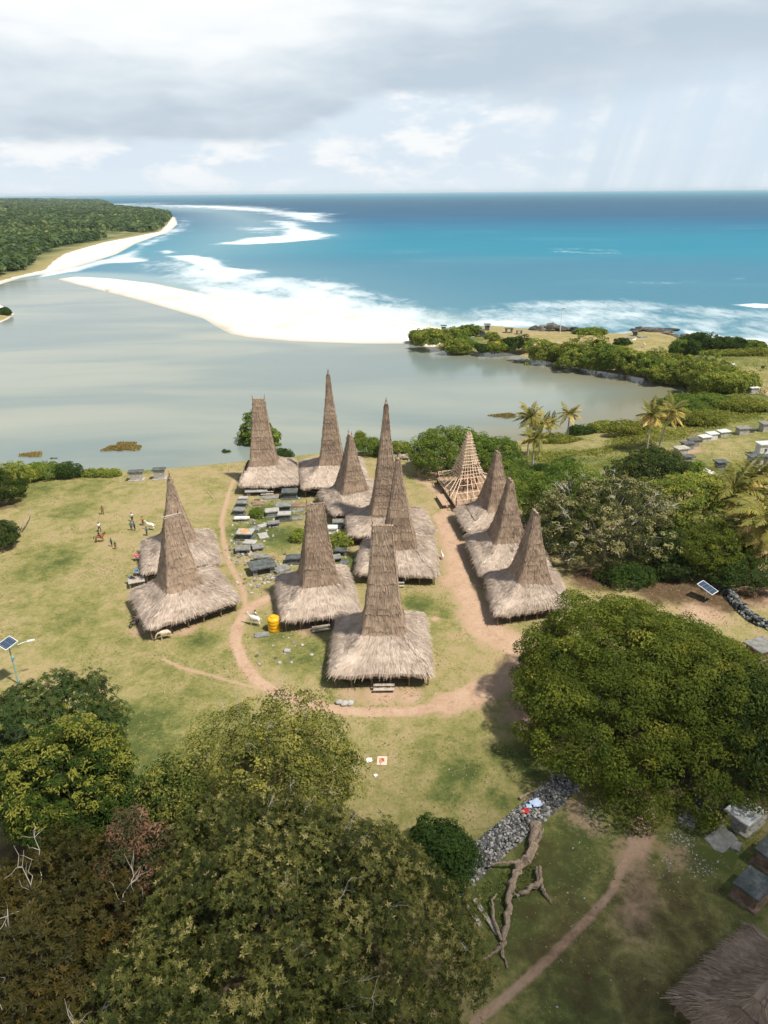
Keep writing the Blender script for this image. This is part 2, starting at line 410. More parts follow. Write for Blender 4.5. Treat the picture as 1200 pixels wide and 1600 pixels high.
# inland edge of the beach, wider near the bay
beach_w = np.interp(TY, [500, 650, 900, 1300, 2200, 4000], [22, 40, 75, 95, 75, 20])
dveg = sdist(TX, TY, VEG); sand = 1 - smooth01((dveg + 7) / 14)
sand = np.where(dh > -60, sand, 0); sand = np.maximum(sand, np.where(ds > -8, 1.0, 0))
tip = atl([(688, 516), (760, 509), (868, 515)])
sand = np.maximum(sand, np.where((dm > -30) & (TY > 250) & (TY < 420) & (TX < 110), 1 - smooth01((dm - 1.5) / 5) * 1.0, 0) * (seg_dist(TX, TY, tip, False) < 26))
sand = np.maximum(sand, np.where(di > -20, 1 - smooth01((di - 1.5) / 3), 0))
headm = smooth01(dveg / 25)
rockm = np.zeros(TX.shape)

def split_sheet(names_masks, X, Y, Z, Fq, mat, attrs, kind='structure'):
    out = {}
    for nm, m in names_masks:
        fq = Fq[m]
        if not len(fq): continue
        u, inv = np.unique(fq, return_inverse=True)
        b = MB(); b.add(np.stack([X[u], Y[u], Z[u]], 1), inv.reshape(-1, 4))
        out[nm] = b.build(nm, mat, smooth=True, kind=kind, attrs={k: a[u] for k, a in attrs.items()})
    return out

# ground material: dry and green grass, trodden earth, sand
def mat_new(name):
    m = bpy.data.materials.new(name); m.use_nodes = True
    t = NT(m.node_tree); t.n.clear()
    out = t.node('ShaderNodeOutputMaterial')
    return m, t, out
def princ(t, out, col, rough=0.8, normal=None, spec=0.3, metal=0.0):
    p = t.node('ShaderNodeBsdfPrincipled')
    if isinstance(col, tuple): p.inputs['Base Color'].default_value = tuple(col) + (1,)
    else: t.l.new(col, p.inputs['Base Color'])
    t._in(p.inputs['Roughness'], rough); p.inputs['Specular IOR Level'].default_value = spec
    p.inputs['Metallic'].default_value = metal
    if normal is not None: t.l.new(normal, p.inputs['Normal'])
    t.l.new(p.outputs[0], out.inputs['Surface'])
    return p

M = {}
def ground_mat():
    m, t, out = mat_new('ground_cover')
    P = t.pos()
    n1 = t.noise(P, 0.11, 5, 0.62, 0.6); n2 = t.noise(P, 0.55, 5, 0.65, 0.4); n3 = t.noise(P, 2.6, 5, 0.7); n4 = t.noise(P, 9.0, 3, 0.7)
    lush_shade = t.attr('lush_shade'); dirt_ = t.attr('dirt'); sand_ = t.attr('sand'); litter_shade = t.attr('litter'); hd = t.attr('head')
    g = t.math('ADD', t.math('MULTIPLY', lush_shade, 0.72), t.math('SUBTRACT', t.math('MULTIPLY', n1, 0.95), 0.10))
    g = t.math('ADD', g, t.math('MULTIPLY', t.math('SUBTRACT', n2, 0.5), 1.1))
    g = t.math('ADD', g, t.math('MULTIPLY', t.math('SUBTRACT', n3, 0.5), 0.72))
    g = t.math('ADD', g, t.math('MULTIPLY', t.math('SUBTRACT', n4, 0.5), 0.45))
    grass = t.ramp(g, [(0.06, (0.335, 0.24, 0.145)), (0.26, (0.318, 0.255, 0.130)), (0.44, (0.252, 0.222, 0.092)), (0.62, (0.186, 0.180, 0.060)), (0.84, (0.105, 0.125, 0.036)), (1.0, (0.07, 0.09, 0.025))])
    grass = t.mix(t.sm(t.noise(P, 5.0, 4, 0.75), 0.48, 0.66, 0.0, 0.55), grass, t.mix(0.5, grass, (0.06, 0.06, 0.02)))
    grass = t.mix(t.sm(t.noise(P, 0.9, 4, 0.7, .8), 0.60, 0.74, 0.0, 0.5), grass, (0.33, 0.22, 0.125))
    earth = t.ramp(t.math('ADD', t.math('MULTIPLY', n2, .5), t.math('MULTIPLY', n3, .5)), [(0.3, (0.27, 0.168, 0.108)), (0.5, (0.41, 0.28, 0.192)), (0.7, (0.49, 0.365, 0.265))])
    lim = t.math('ADD', 0.36, t.math('ADD', t.math('MULTIPLY', t.math('SUBTRACT', n2, .5), .75), t.math('MULTIPLY', t.math('SUBTRACT', n3, .5), .8)))
    dm_ = t.sm(t.math('SUBTRACT', dirt_, lim), -0.26, 0.30)
    c = t.mix(dm_, grass, earth)
    litter_shade_col = t.ramp(n3, [(0.3, (0.035, 0.022, 0.012)), (0.55, (0.085, 0.05, 0.03)), (0.75, (0.15, 0.095, 0.055))])
    c = t.mix(t.sm(t.math('ADD', litter_shade, t.math('MULTIPLY', t.math('SUBTRACT', n2, .5), .7)), 0.25, 0.7, 0, .92), c, litter_shade_col)
    hn = t.noise(P, 0.022, 6, 0.68)
    headc = t.ramp(hn, [(0.35, (0.05, 0.075, 0.028)), (0.5, (0.10, 0.12, 0.04)), (0.62, (0.24, 0.22, 0.11)), (0.75, (0.40, 0.34, 0.24))])
    c = t.mix(hd, c, headc)
    sandc = t.ramp(t.noise(P, 0.05, 6, 0.65, 0.4), [(0.3, (0.52, 0.47, 0.405)), (0.5, (0.65, 0.61, 0.555)), (0.8, (0.73, 0.70, 0.655))])
    wrack = t.sm(t.noise(t.vmath('MULTIPLY', P, (1, 2.2, 1)), 0.035, 7, 0.72, .5), 0.60, 0.68)
    sandc = t.mix(t.math('MULTIPLY', wrack, t.sm(hd, 0.0, 0.03, 0.0, 0.8)), sandc, (0.28, 0.23, 0.18))
    _, _, pz = t.sep(P)
    wet = t.sm(pz, -6.0, -5.55, 0.62, 0.0)
    sandc = t.mix(wet, sandc, (0.34, 0.30, 0.23))
    c = t.mix(t.sm(t.math('ADD', sand_, t.math('MULTIPLY', t.math('SUBTRACT', n1, .5), .7)), .38, .55), c, sandc)
    c = t.mix(t.sm(pz, -6.6, -7.2), c, (0.16, 0.15, 0.11))
    h = t.math('ADD', t.math('MULTIPLY', n3, .6), t.math('MULTIPLY', n4, .4))
    princ(t, out, c, 0.95, t.bump(h, 0.6, 0.22), 0.1)
    return m
M['ground'] = ground_mat()

fc = TF
fm = lambda a: a[fc].mean(1)
Zf = fm(TZ); dirtf = fm(dirt); dsf = fm(ds); dhf = fm(dh); sandf = fm(sand); dif = fm(di); dmf = fm(dm); Yf = fm(TY)
is_sand = (dsf > -6) & (Zf > -6.7) & (dmf < 3)
is_bed = (Zf <= -6.7) & ~is_sand
is_head = (dhf > 0) & ~is_bed & ~is_sand
is_beach = is_head & (sandf > .5)
is_head = is_head & ~is_beach
is_islet = (dif > -3) & ~is_bed & ~is_sand & ~is_head & ~is_beach
is_path = (dirtf > .42) & ~is_bed & ~is_sand & ~is_head & ~is_beach & ~is_islet
is_gnd = ~(is_sand | is_bed | is_head | is_beach | is_islet | is_path)
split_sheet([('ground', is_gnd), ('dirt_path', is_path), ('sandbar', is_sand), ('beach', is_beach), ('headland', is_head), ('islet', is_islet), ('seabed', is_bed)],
            TX, TY, TZ, TF, M['ground'], dict(dirt=dirt, sand=sand, lush_shade=lush_shade, litter=litter, head=headm))

# ------------------------------------------------------------------ water: open sea and lagoon, one level
wrows = np.unique(np.sort(np.concatenate([px_rows(775, 301.5, 640, SEA_Z), np.array([12000, 20000, SEA_R])])))
wrows = wrows[np.concatenate([[True], np.diff(wrows) > 0.05])]
WX, WY, WF = fan(wrows, 38, 620)
WZ = np.full(WX.shape, SEA_Z)
foam = np.zeros(WX.shape)
# work in photo pixels only to read off where the surf breaks; the result is stored on the water itself
def foam_poly(pts, amt, soft_m):
    global foam
    P = list(atl(pts)); d = sdist(WX, WY, P)
    s = 1.7 * np.maximum(np.maximum(soft_m, WY * soft_m / 300.0), WY ** 2 / 56000.0)
    foam = np.maximum(foam, amt * smooth01((d + s) / (2 * s)))
# wash over the bar
foam_poly([(228, 414), (262, 399), (300, 400), (330, 402), (352, 417), (420, 424), (500, 436), (570, 452), (640, 468), (700, 482), (760, 500), (720, 515), (640, 512), (560, 500), (450, 488), (330, 462), (270, 444), (245, 432)], .60, 14)
foam_poly([(262, 400), (300, 399), (330, 403), (350, 417), (420, 426), (330, 425), (300, 413)], 1.0, 4)
foam_poly([(300, 445), (420, 455), (520, 470), (620, 492), (690, 508), (640, 515), (450, 500), (320, 465)], .88, 12)
foam_poly([(440, 436), (520, 440), (600, 458), (650, 476), (560, 470), (480, 455)], .74, 12)
# outer breakers
foam_poly([(236, 320.5), (300, 320.5), (360, 322), (420, 326), (440, 330), (400, 330), (330, 326), (270, 323)], 1.0, 2)
foam_poly([(400, 328), (440, 331), (512, 334), (500, 337), (512, 347), (480, 347), (460, 341), (440, 336)], 1.0, 2)
foam_poly([(425, 345), (460, 346), (478, 357), (516, 367), (500, 374), (440, 379), (385, 382), (330, 382), (400, 371), (440, 368), (445, 356)], .97, 2.5)
foam_poly([(355, 355), (420, 354), (440, 346), (450, 360), (440, 370), (420, 370), (380, 362)], .5, 3)
foam_poly([(248, 393), (262, 391), (275, 394), (262, 396)], 1, 2)
foam_poly([(178, 318.5), (215, 318.5), (212, 320), (180, 320)], .9, 2)
foam_poly([(225, 317), (240, 317), (255, 318.5), (240, 319.5)], .8, 2)
# surf along the beach at left
foam_poly([(285, 340), (290, 350), (278, 364), (230, 384), (212, 400), (240, 408), (170, 412), (120, 424), (60, 434), (60, 428), (150, 408), (195, 395), (250, 368), (280, 352)], .72, 3)
# wash in front of the rocky coast
foam_poly([(640, 512), (700, 488), (780, 472), (860, 466), (940, 464), (1020, 468), (1100, 474), (1200, 482), (1320, 486), (1320, 540), (1200, 548), (1090, 540), (1060, 522), (960, 522), (860, 516), (700, 522)], .47, 10)
foam_poly([(660, 505), (760, 495), (850, 500), (870, 513), (760, 512), (690, 520)], .62, 8)
foam_poly([(1060, 512), (1100, 520), (1160, 527), (1210, 530), (1320, 534), (1320, 552), (1200, 548), (1080, 540)], .9, 4)
foam_poly([(1145, 476), (1180, 474), (1230, 477), (1230, 482), (1180, 481)], 1, 2)
foam_poly([(940, 520), (1000, 512), (1060, 512), (1060, 524), (960, 526)], .7, 5)
foam_poly([(600, 393), (800, 388), (960, 392), (1200, 395), (1200, 397), (960, 396), (800, 394), (620, 397)], .20, 6)
foam_poly([(840, 389), (900, 386), (960, 388), (1010, 395), (940, 399), (860, 395)], .34, 5)
foam_poly([(900, 441), (1050, 440), (1160, 433), (1200, 436), (1050, 444)], .26, 4)
lag = smooth01((sdist(WX, WY, LAG) + 12) / 24)
reef = smooth01((sdist(WX, WY, list(atl([(178, 318), (330, 324), (430, 330), (500, 345), (520, 366), (480, 385), (420, 405), (560, 440), (640, 470), (300, 450), (90, 440), (120, 420), (285, 350), (275, 334), (180, 324)]))) + 110) / 380)
shal = 1 - smooth01((np.abs(np.minimum(sdist(WX, WY, SAND), 0))) / 55)
bank = 1 - smooth01(np.abs(np.minimum(sdist(WX, WY, MAIN), 0)) / 30)

def water_mat():
    m, t, out = mat_new('water')
    P = t.pos(); px_, py_, _ = t.sep(P)
    D = t.math('POWER', t.math('ADD', t.math('MULTIPLY', px_, px_), t.math('MULTIPLY', py_, py_)), 0.5)
    lg = t.math('LOGARITHM', D, 10.0)
    Pn = t.vmath('MULTIPLY', P, (0.35, 1.0, 1.0))
    nb = t.noise(Pn, 0.0016, 5, 0.6, 0.3); nm = t.noise(Pn, 0.012, 5, 0.6, 0.5)
    lgn = t.math('ADD', lg, t.math('MULTIPLY', t.math('SUBTRACT', nb, .5), 0.30))
    f = t.math('MULTIPLY', t.math('SUBTRACT', lgn, 2.4), 0.5)         # 250 m -> 0, 2.5 km -> .5, 25 km -> 1
    sea = t.ramp(f, [(0.0, (0.085, 0.205, 0.25)), (0.12, (0.050, 0.165, 0.232)), (0.20, (0.036, 0.152, 0.23)), (0.26, (0.006, 0.165, 0.245)), (0.32, (0.0, 0.150, 0.235)), (0.385, (0.0, 0.095, 0.19)), (0.46, (0.0, 0.066, 0.142)), (0.62, (0.0, 0.062, 0.122)), (0.76, (0.0, 0.10, 0.17)), (1.0, (0.01, 0.19, 0.28))])  # far end paled to paint rain haze onto the distant sea
    sea = t.mix(t.math('MULTIPLY', t.attr('reef'), 0.88), sea, (0.205, 0.305, 0.350))
    sea = t.mix(t.math('MULTIPLY', t.sm(t.attr('shal'), .1, 1), 0.5), sea, (0.36, 0.43, 0.42))
    sea = t.mix(t.sm(nm, 0.5, 0.75, 0, .22), sea, (0.10, 0.26, 0.32))
    lagc = t.mix(t.sm(t.noise(Pn, 0.022, 4, .55, .6), .35, .7), (0.145, 0.19, 0.185), (0.245, 0.265, 0.22))
    lagc = t.mix(t.math('MULTIPLY', t.attr('bank'), t.sm(px_, -10.0, 40.0, 0.1, .85)), lagc, (0.155, 0.14, 0.078))  # the bank's brown reflection painted into the lagoon colour
    c = t.mix(t.attr('lag'), sea, lagc)
    # foam
    fo = t.attr('foam')
    fn = t.noise(t.vmath('MULTIPLY', P, (1.0, 0.42, 1)), 0.10, 7, 0.66, 0.9); fb = t.noise(t.vmath('MULTIPLY', P, (1.0, .5, 1)), 0.032, 5, .62, .7)
    fn2 = t.noise(t.vmath('MULTIPLY', P, (1.0, 0.42, 1)), 0.5, 5, 0.7, 0.6)
    nl = t.noise(t.vmath('MULTIPLY', P, (0.9, 0.6, 1)), 0.012, 4, 0.6, 0.8)
    th = t.math('ADD', t.math('MULTIPLY', fn, 0.55), t.math('ADD', t.math('MULTIPLY', fb, 0.40), t.math('ADD', t.math('MULTIPLY', fn2, .2), t.math('MULTIPLY', nl, .5))))
    th = t.math('ADD', 0.60, t.math('MULTIPLY', t.math('SUBTRACT', th, 0.82), 1.9))
    fm_ = t.math('MULTIPLY', t.sm(t.math('SUBTRACT', t.math('MULTIPLY', fo, 1.3), th), -0.26, 0.42), t.sm(fn2, 0.18, 0.52, .72, 1.0))
    c = t.mix(fm_, c, t.mix(t.sm(fn, .35, .65), (0.47, 0.55, 0.59), (0.70, 0.745, 0.76)))
    w1 = t.noise(t.vmath('MULTIPLY', P, (0.5, 1, 1)), 0.35, 4, 0.6, .3); w2 = t.noise(P, 1.4, 3, 0.6)
    hgt_ = t.math('ADD', w1, t.math('MULTIPLY', w2, .35))
    bs = t.node('ShaderNodeBump'); t.l.new(hgt_, bs.inputs['Height']); bs.inputs['Distance'].default_value = 0.5
    t.l.new(t.math('ADD', 0.03, t.math('MULTIPLY', t.math('SUBTRACT', 1.0, t.attr('lag')), 0.55)), bs.inputs['Strength'])
    rough = t.math('ADD', 0.16, t.math('MULTIPLY', t.math('SUBTRACT', 1.0, t.attr('lag')), 0.34))
    rough = t.math('MAXIMUM', rough, fm_)
    p = princ(t, out, c, rough, bs.outputs[0], 0.2)
    p.inputs['IOR'].default_value = 1.33
    return m
M['water'] = water_mat()
lagf = lag[WF].mean(1)
split_sheet([('sea', lagf < .5), ('lagoon', lagf >= .5)], WX, WY, WZ, WF, M['water'], dict(foam=foam, lag=lag, reef=reef, shal=shal, bank=bank))
# ------------------------------------------------------------------ materials for built things
def thatch_mat(name, stops, scale_u=7.0):
    m, t, out = mat_new(name)
    uv = t.uv(); u, v, _ = t.sep(uv); P = t.oco()
    r = t.orand()
    vec = t.comb(t.math('MULTIPLY', u, scale_u), t.math('MULTIPLY', v, 0.9), t.math('MULTIPLY', r, 37.0))
    s1 = t.noise(vec, 1.0, 4, 0.65, 0.25)
    vec2 = t.comb(t.math('MULTIPLY', u, 1.3), t.math('MULTIPLY', v, 0.5), t.math('MULTIPLY', r, 11.0))
    s2 = t.noise(vec2, 1.0, 4, 0.6, 0.5)
    s3 = t.noise(P, 0.35, 3, 0.6)
    f = t.math('ADD', t.math('MULTIPLY', s1, 0.55), t.math('MULTIPLY', s2, 0.30))
    f = t.math('ADD', f, t.math('MULTIPLY', t.math('SUBTRACT', s3, .28), 0.55))
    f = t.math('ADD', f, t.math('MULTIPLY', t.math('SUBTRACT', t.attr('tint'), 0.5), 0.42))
    f = t.math('ADD', f, t.math('MULTIPLY', t.math('SUBTRACT', r, 0.5), 0.06))
    c = t.ramp(f, stops)
    princ(t, out, c, 0.9, t.bump(s1, 0.5, 0.08), 0.12)
    return m
M['thatch'] = thatch_mat('weathered_thatch', [(0.22, (0.119, 0.091, 0.072)), (0.42, (0.289, 0.228, 0.181)), (0.56, (0.414, 0.336, 0.274)), (0.78, (0.602, 0.507, 0.422))])
M['thatch_tower'] = thatch_mat('brown_thatch', [(0.22, (0.077, 0.055, 0.039)), (0.42, (0.185, 0.134, 0.097)), (0.58, (0.292, 0.215, 0.157)), (0.80, (0.446, 0.341, 0.247))])

def wood_mat(name, dark, light, rough=0.8, sc=3.0):
    m, t, out = mat_new(name); P = t.oco()
    n = t.noise(t.vmath('MULTIPLY', P, (1, 1, .25)), sc, 5, 0.65, .4); n2 = t.noise(P, sc * 6, 3, .6)
    f = t.math('ADD', t.math('MULTIPLY', n, .7), t.math('ADD', t.math('MULTIPLY', n2, .3), t.math('MULTIPLY', t.math('SUBTRACT', t.attr('tint'), .5), .4)))
    c = t.ramp(f, [(0.3, dark), (0.7, light)])
    princ(t, out, c, rough, t.bump(n, .4, .03), 0.2)
    return m
M['post'] = wood_mat('weathered_post_wood', (0.11, 0.075, 0.05), (0.30, 0.22, 0.155))
M['dark_wood'] = wood_mat('dark_wood', (0.035, 0.025, 0.018), (0.12, 0.085, 0.06))
M['bamboo'] = wood_mat('pale_bamboo', (0.483, 0.356, 0.241), (0.782, 0.621, 0.471), 0.6)
M['bamboo_floor'] = wood_mat('bamboo_floor', (0.40, 0.27, 0.17), (0.60, 0.44, 0.31), 0.6, 6)
M['red_wood'] = wood_mat('red_brown_timber', (0.11, 0.05, 0.03), (0.24, 0.125, 0.08))
M['grey_wood'] = wood_mat('grey_timber', (0.22, 0.19, 0.16), (0.52, 0.47, 0.41))
M['dead_wood'] = wood_mat('bleached_dead_wood', (0.09, 0.06, 0.04), (0.44, 0.34, 0.25), 0.9, 5.0)
M['bark'] = wood_mat('bark', (0.06, 0.045, 0.032), (0.20, 0.16, 0.12), 0.9, 2.5)
M['pale_bark'] = wood_mat('pale_bark', (0.24, 0.215, 0.18), (0.46, 0.42, 0.36), 0.9, 2.5)

M['twig_bark'] = wood_mat('pale_grey_twigs', (0.38, 0.35, 0.31), (0.62, 0.58, 0.52), 0.9, 2.5)
def plain_mat(name, col, rough=0.6, var=0.15, sc=3.0, metal=0.0, spec=.3):
    m, t, out = mat_new(name); P = t.oco()
    n = t.noise(P, sc, 4, .65, .3)
    c = t.mix(t.sm(n, .3, .7), tuple(x * (1 - var) for x in col), tuple(min(x * (1 + var), .9) for x in col))
    princ(t, out, c, rough, None, spec, metal)
    return m
def stone_mat(name, a, b, c_, sc=1.6):
    m, t, out = mat_new(name); P = t.oco(); r = t.orand()
    Pv = t.vmath('ADD', P, t.comb(t.math('MULTIPLY', r, 40.0), 0.0, 0.0))
    n = t.noise(Pv, sc, 6, .68, .4); n2 = t.noise(Pv, sc * 7, 4, .7)
    f = t.math('ADD', t.math('MULTIPLY', n, .75), t.math('ADD', t.math('MULTIPLY', n2, .25), t.math('MULTIPLY', t.math('SUBTRACT', t.attr('tint'), .5), .6)))
    c = t.ramp(f, [(0.3, a), (0.5, b), (0.7, c_)])
    princ(t, out, c, .9, t.bump(n2, .5, .04), .15)
    return m
M['stone_grey'] = stone_mat('grey_stone', (0.088, 0.088, 0.080), (0.192, 0.192, 0.176), (0.336, 0.328, 0.304))
M['stone_pale'] = stone_mat('pale_stone', (0.222, 0.207, 0.185), (0.340, 0.326, 0.303), (0.503, 0.488, 0.459))
M['stone_dark'] = stone_mat('dark_mossy_stone', (0.035, 0.042, 0.042), (0.085, 0.095, 0.092), (0.20, 0.205, 0.19))
M['concrete'] = stone_mat('stained_concrete', (0.20, 0.19, 0.165), (0.36, 0.34, 0.30), (0.55, 0.53, 0.48))
M['white_concrete'] = stone_mat('whitewashed_concrete', (0.299, 0.299, 0.282), (0.546, 0.546, 0.528), (0.704, 0.704, 0.686))
M['rust_stone'] = stone_mat('brown_litter_stone', (0.08, 0.05, 0.035), (0.20, 0.13, 0.09), (0.36, 0.27, 0.20))
M['black_rock'] = stone_mat('black_coast_rock', (0.03, 0.03, 0.03), (0.07, 0.068, 0.062), (0.17, 0.155, 0.13))
M['rubble'] = stone_mat('rubble', (0.085, 0.083, 0.078), (0.185, 0.18, 0.17), (0.40, 0.385, 0.36), 1.0)

# ------------------------------------------------------------------ thatched tower houses
def rounded_quad(Q, r, n=80):
    """closed outline of quad Q (4x2) with rounded corners, n points, starting on the front edge"""
    Q = np.asarray(Q, float); pts = []
    for i in range(4):
        p0, p1, p2 = Q[i - 1], Q[i], Q[(i + 1) % 4]
        a = (p0 - p1) / np.linalg.norm(p0 - p1); b = (p2 - p1) / np.linalg.norm(p2 - p1)
        s, e = p1 + a * r, p1 + b * r
        for k in np.linspace(0, 1, 7):
            pts.append((1 - k) ** 2 * s + 2 * k * (1 - k) * p1 + k * k * e)
    P = np.array(pts); P2 = np.vstack([P, P[:1]])
    L = np.concatenate([[0], np.cumsum(np.linalg.norm(np.diff(P2, axis=0), axis=1))])
    s = np.linspace(0, L[-1], n, endpoint=False)
    return np.stack([np.interp(s, L, P2[:, 0]), np.interp(s, L, P2[:, 1])], 1)

def match_quad(outer, Q, T):
    """map outline points given relative to quad Q into quad T by inverse bilinear -> used as lofting target"""
    # affine approximation: Q centre/axes to T centre/axes
    qc = Q.mean(0); ex = ((Q[1] - Q[0]) + (Q[2] - Q[3])) / 4; ey = ((Q[3] - Q[0]) + (Q[2] - Q[1])) / 4
    Mx = np.stack([ex, ey], 1); uv = (outer - qc) @ np.linalg.inv(Mx).T
    tc = T.mean(0); tx = ((T[1] - T[0]) + (T[2] - T[3])) / 4; ty = ((T[3] - T[0]) + (T[2] - T[1])) / 4
    return tc + np.clip(uv, -1, 1) @ np.stack([tx, ty], 1).T

def ring_strip(b, R0, R1, u, v0, v1, tint0=None, close=True):
    n = len(R0)
    V = np.vstack([np.vstack([R0, R0[:1]]), np.vstack([R1, R1[:1]])])
    UV = np.vstack([np.stack([u, np.full(n + 1, v0)], 1), np.stack([u, np.full(n + 1, v1)], 1)])
    i = np.arange(n)
    b.add(V, np.stack([i, i + 1, n + 2 + i, n + 1 + i], 1), uv=UV, tint=tint0)

def straw(b, rng, P0, D, Nrm, Lw, Wd, tint, jd=.13, lift=.16):
    """thin straw blades: P0 upper end, D unit direction downhill, Nrm surface normal"""
    S = np.cross(D, Nrm); S /= np.maximum(np.linalg.norm(S, axis=1, keepdims=True), 1e-6)
    k = len(P0); L = rng.uniform(*Lw, (k, 1)); Wd_ = rng.uniform(*Wd, (k, 1))
    D = D + S * rng.normal(0, jd, (k, 1)) + Nrm * rng.uniform(-0.02, lift, (k, 1))
    P1 = P0 + D * L
    V = np.stack([P0 + Nrm * .015 - S * Wd_, P0 + Nrm * .015 + S * Wd_, P1 + S * Wd_ * .45 + Nrm * .03, P1 - S * Wd_ * .45 + Nrm * .03], 1).reshape(-1, 3)
    i = np.arange(k)[:, None] * 4 + np.arange(4)[None]
    uu = np.repeat(rng.uniform(0, 90, k), 4); vv = np.tile([0, 0, 1, 1], k)
    b.add(V, i, uv=np.stack([uu, vv + np.repeat(rng.uniform(0, 9, k), 4)], 1), tint=tint)

HOUSES = []
def thatched_house(label, corners, apex, ridge_len, ridge_ax, base_w, skirt_z, seed, eave=1.9, tower=True, base_d=None, cap='stick', courses=None, shift=(0, 0), tw_tint=0.0, front_bench=True, top_d=0.45, pole_cap=None):
    rng = np.random.default_rng(seed)
    Qw = np.array([at(x, y, eave)[:2] if len(c) == 2 else np.array(c[1:]) for c in corners for x, y in [c[:2] if len(c) == 2 else (0, 0)]])
    c0 = Qw.mean(0); gz = hz(c0[0], c0[1])
    Q = Qw - c0
    house = thing('thatched_house', label, 'house', (c0[0], c0[1], gz), 0, 'thatched tower houses of the village')
    ex = ((Q[1] - Q[0]) + (Q[2] - Q[3])); ex /= np.linalg.norm(ex); ey = np.array([-ex[1], ex[0]])
    # tower axis and height from the ridge pixel
    d = ray(*apex); c = c0 + np.asarray(shift)
    s = (c @ c) / (d[:2] @ c); hitp = d[:2] * s; lat = hitp - c; c = c + np.clip(lat, -1.2, 1.2)
    zt = CAM_Z + d[2] * s - gz
    tc = c - c0
    # ---- lower roof
    bd = base_d or base_w
    T = np.array([tc + ex * a * base_w / 2 + ey * e * bd / 2 for a, e in ((-1, -1), (1, -1), (1, 1), (-1, 1))])
    n = 96
    O = rounded_quad(Q, 1.15 if tower else .35, n); In = match_quad(O, Q, T)
    u = np.concatenate([[0], np.cumsum(np.linalg.norm(np.diff(np.vstack([O, O[:1]]), axis=0), axis=1))])
    b = MB(); K = 13; rings = []
    lump = sum(a * np.sin(np.arange(n) / n * 2 * math.pi * k + ph) for a, k, ph in [(0.05, 5, rng.uniform(0, 6)), (0.05, 11, rng.uniform(0, 6)), (0.035, 23, rng.uniform(0, 6))])
    sag = 0.10 * np.sin(np.arange(n) / n * 2 * math.pi * 2 + rng.uniform(0, 6))
    for k in range(K):
        t_ = k / (K - 1)
        h = 0.80 * t_ + 0.20 * t_ ** 2.2 + 0.10 * math.sin(math.pi * min(t_ * 2.2, 1)) * (1 - t_)
        P = O * (1 - t_) + In * t_
        z = eave + 0.10 + (skirt_z - eave) * h + (lump * 1.2 + sag) * (1 - t_) + rng.normal(0, .035, n)
        rings.append(np.column_stack([P, z]))
    # eave rim: thick ragged edge and underside
    cen = np.append(Q.mean(0), 0)
    jag = np.abs(rng.normal(0, .10, n)) + .12
    lo = rings[0].copy(); lo[:, 2] -= 0.30 + jag; lo[:, :2] = lo[:, :2] * 0.985
    under = lo.copy(); under[:, :2] = lo[:, :2] * .93; under[:, 2] += .22
    ins = In * 1.3; ins = np.column_stack([ins, np.full(n, skirt_z - .7)])
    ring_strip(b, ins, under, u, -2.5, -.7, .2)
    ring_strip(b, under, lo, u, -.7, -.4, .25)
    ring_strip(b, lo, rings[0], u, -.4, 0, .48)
    slen = np.linalg.norm(np.diff(np.array(rings), axis=0), axis=2).mean(1); vv = np.concatenate([[0], np.cumsum(slen)])
    for k in range(K - 1):
        ring_strip(b, rings[k], rings[k + 1], u, vv[k], vv[k + 1], rng.uniform(.40, .60, n))
    # patches of newer and darker thatch
    G = np.array(rings)
    m_ = 7000
    kk = rng.uniform(0, K - 1.001, m_); jj = rng.uniform(0, n, m_)
    def surf(kf, jf):
        k0 = np.clip(kf.astype(int), 0, K - 2); j0 = jf.astype(int) % n; a = (kf - k0)[:, None]; e = (jf % 1)[:, None]
        j1 = (j0 + 1) % n
        p = (G[k0, j0] * (1 - e) + G[k0, j1] * e) * (1 - a) + (G[k0 + 1, j0] * (1 - e) + G[k0 + 1, j1] * e) * a
        dn = (G[k0, j0] - G[k0 + 1, j0]) * (1 - e) + (G[k0, j1] - G[k0 + 1, j1]) * e
        al = G[k0, j1] - G[k0, j0]
        nr = np.cross(al, -dn); nr /= np.linalg.norm(nr, axis=1, keepdims=True); dn /= np.linalg.norm(dn, axis=1, keepdims=True)
        return p, dn, nr
    p, dn, nr = surf(kk, jj)
    straw(b, rng, p, dn, nr, (.4, .9), (.012, .030), np.clip(rng.normal(.5, .17, m_), 0, 1), .06, .05)
    # fringe at the eave
    mf = 1500; p, dn, nr = surf(rng.uniform(0.0, .5, mf), rng.uniform(0, n, mf))
    dn2 = dn * .55 + np.array([0, 0, -.83]); dn2 /= np.linalg.norm(dn2, axis=1, keepdims=True)
    straw(b, rng, p, dn2, nr, (.15, .38), (.012, .028), np.clip(rng.normal(.5, .15, mf), 0, 1))
    # bundled straw along the four hips
    for ci in range(4):
        j = int(np.argmin(np.linalg.norm(O - Q[ci], axis=1)))
        mh = 130; p, dn, nr = surf(rng.uniform(0, K - 1.2, mh), (j + rng.normal(0, .55, mh)) % n)
        straw(b, rng, p + nr * .05, dn, nr, (.4, .8), (.02, .05), np.clip(rng.normal(.64, .18, mh), 0, 1))
    if not tower:
        b.ngon(rings[-1] + np.array([0, 0, .02]), .5)
        mr = 260; q = rng.uniform(-.5, .5, (mr, 1)); sg = rng.choice([-1, 1], (mr, 1)); P0 = np.column_stack([tc + ey * bd * q, np.full(mr, skirt_z + .16)])
        dn = np.column_stack([ex * sg, np.full(mr, -.75)]); dn /= np.linalg.norm(dn, axis=1, keepdims=True); nr = np.column_stack([ex * sg * .6, np.full(mr, .8)])
        straw(b, rng, P0, dn, nr, (.5, 1.1), (.03, .06), np.clip(rng.normal(.4, .12, mr), 0, 1))
    roof = b.build('lower_roof', M['thatch'] if tower else M['thatch_tower'], house, smooth=False)
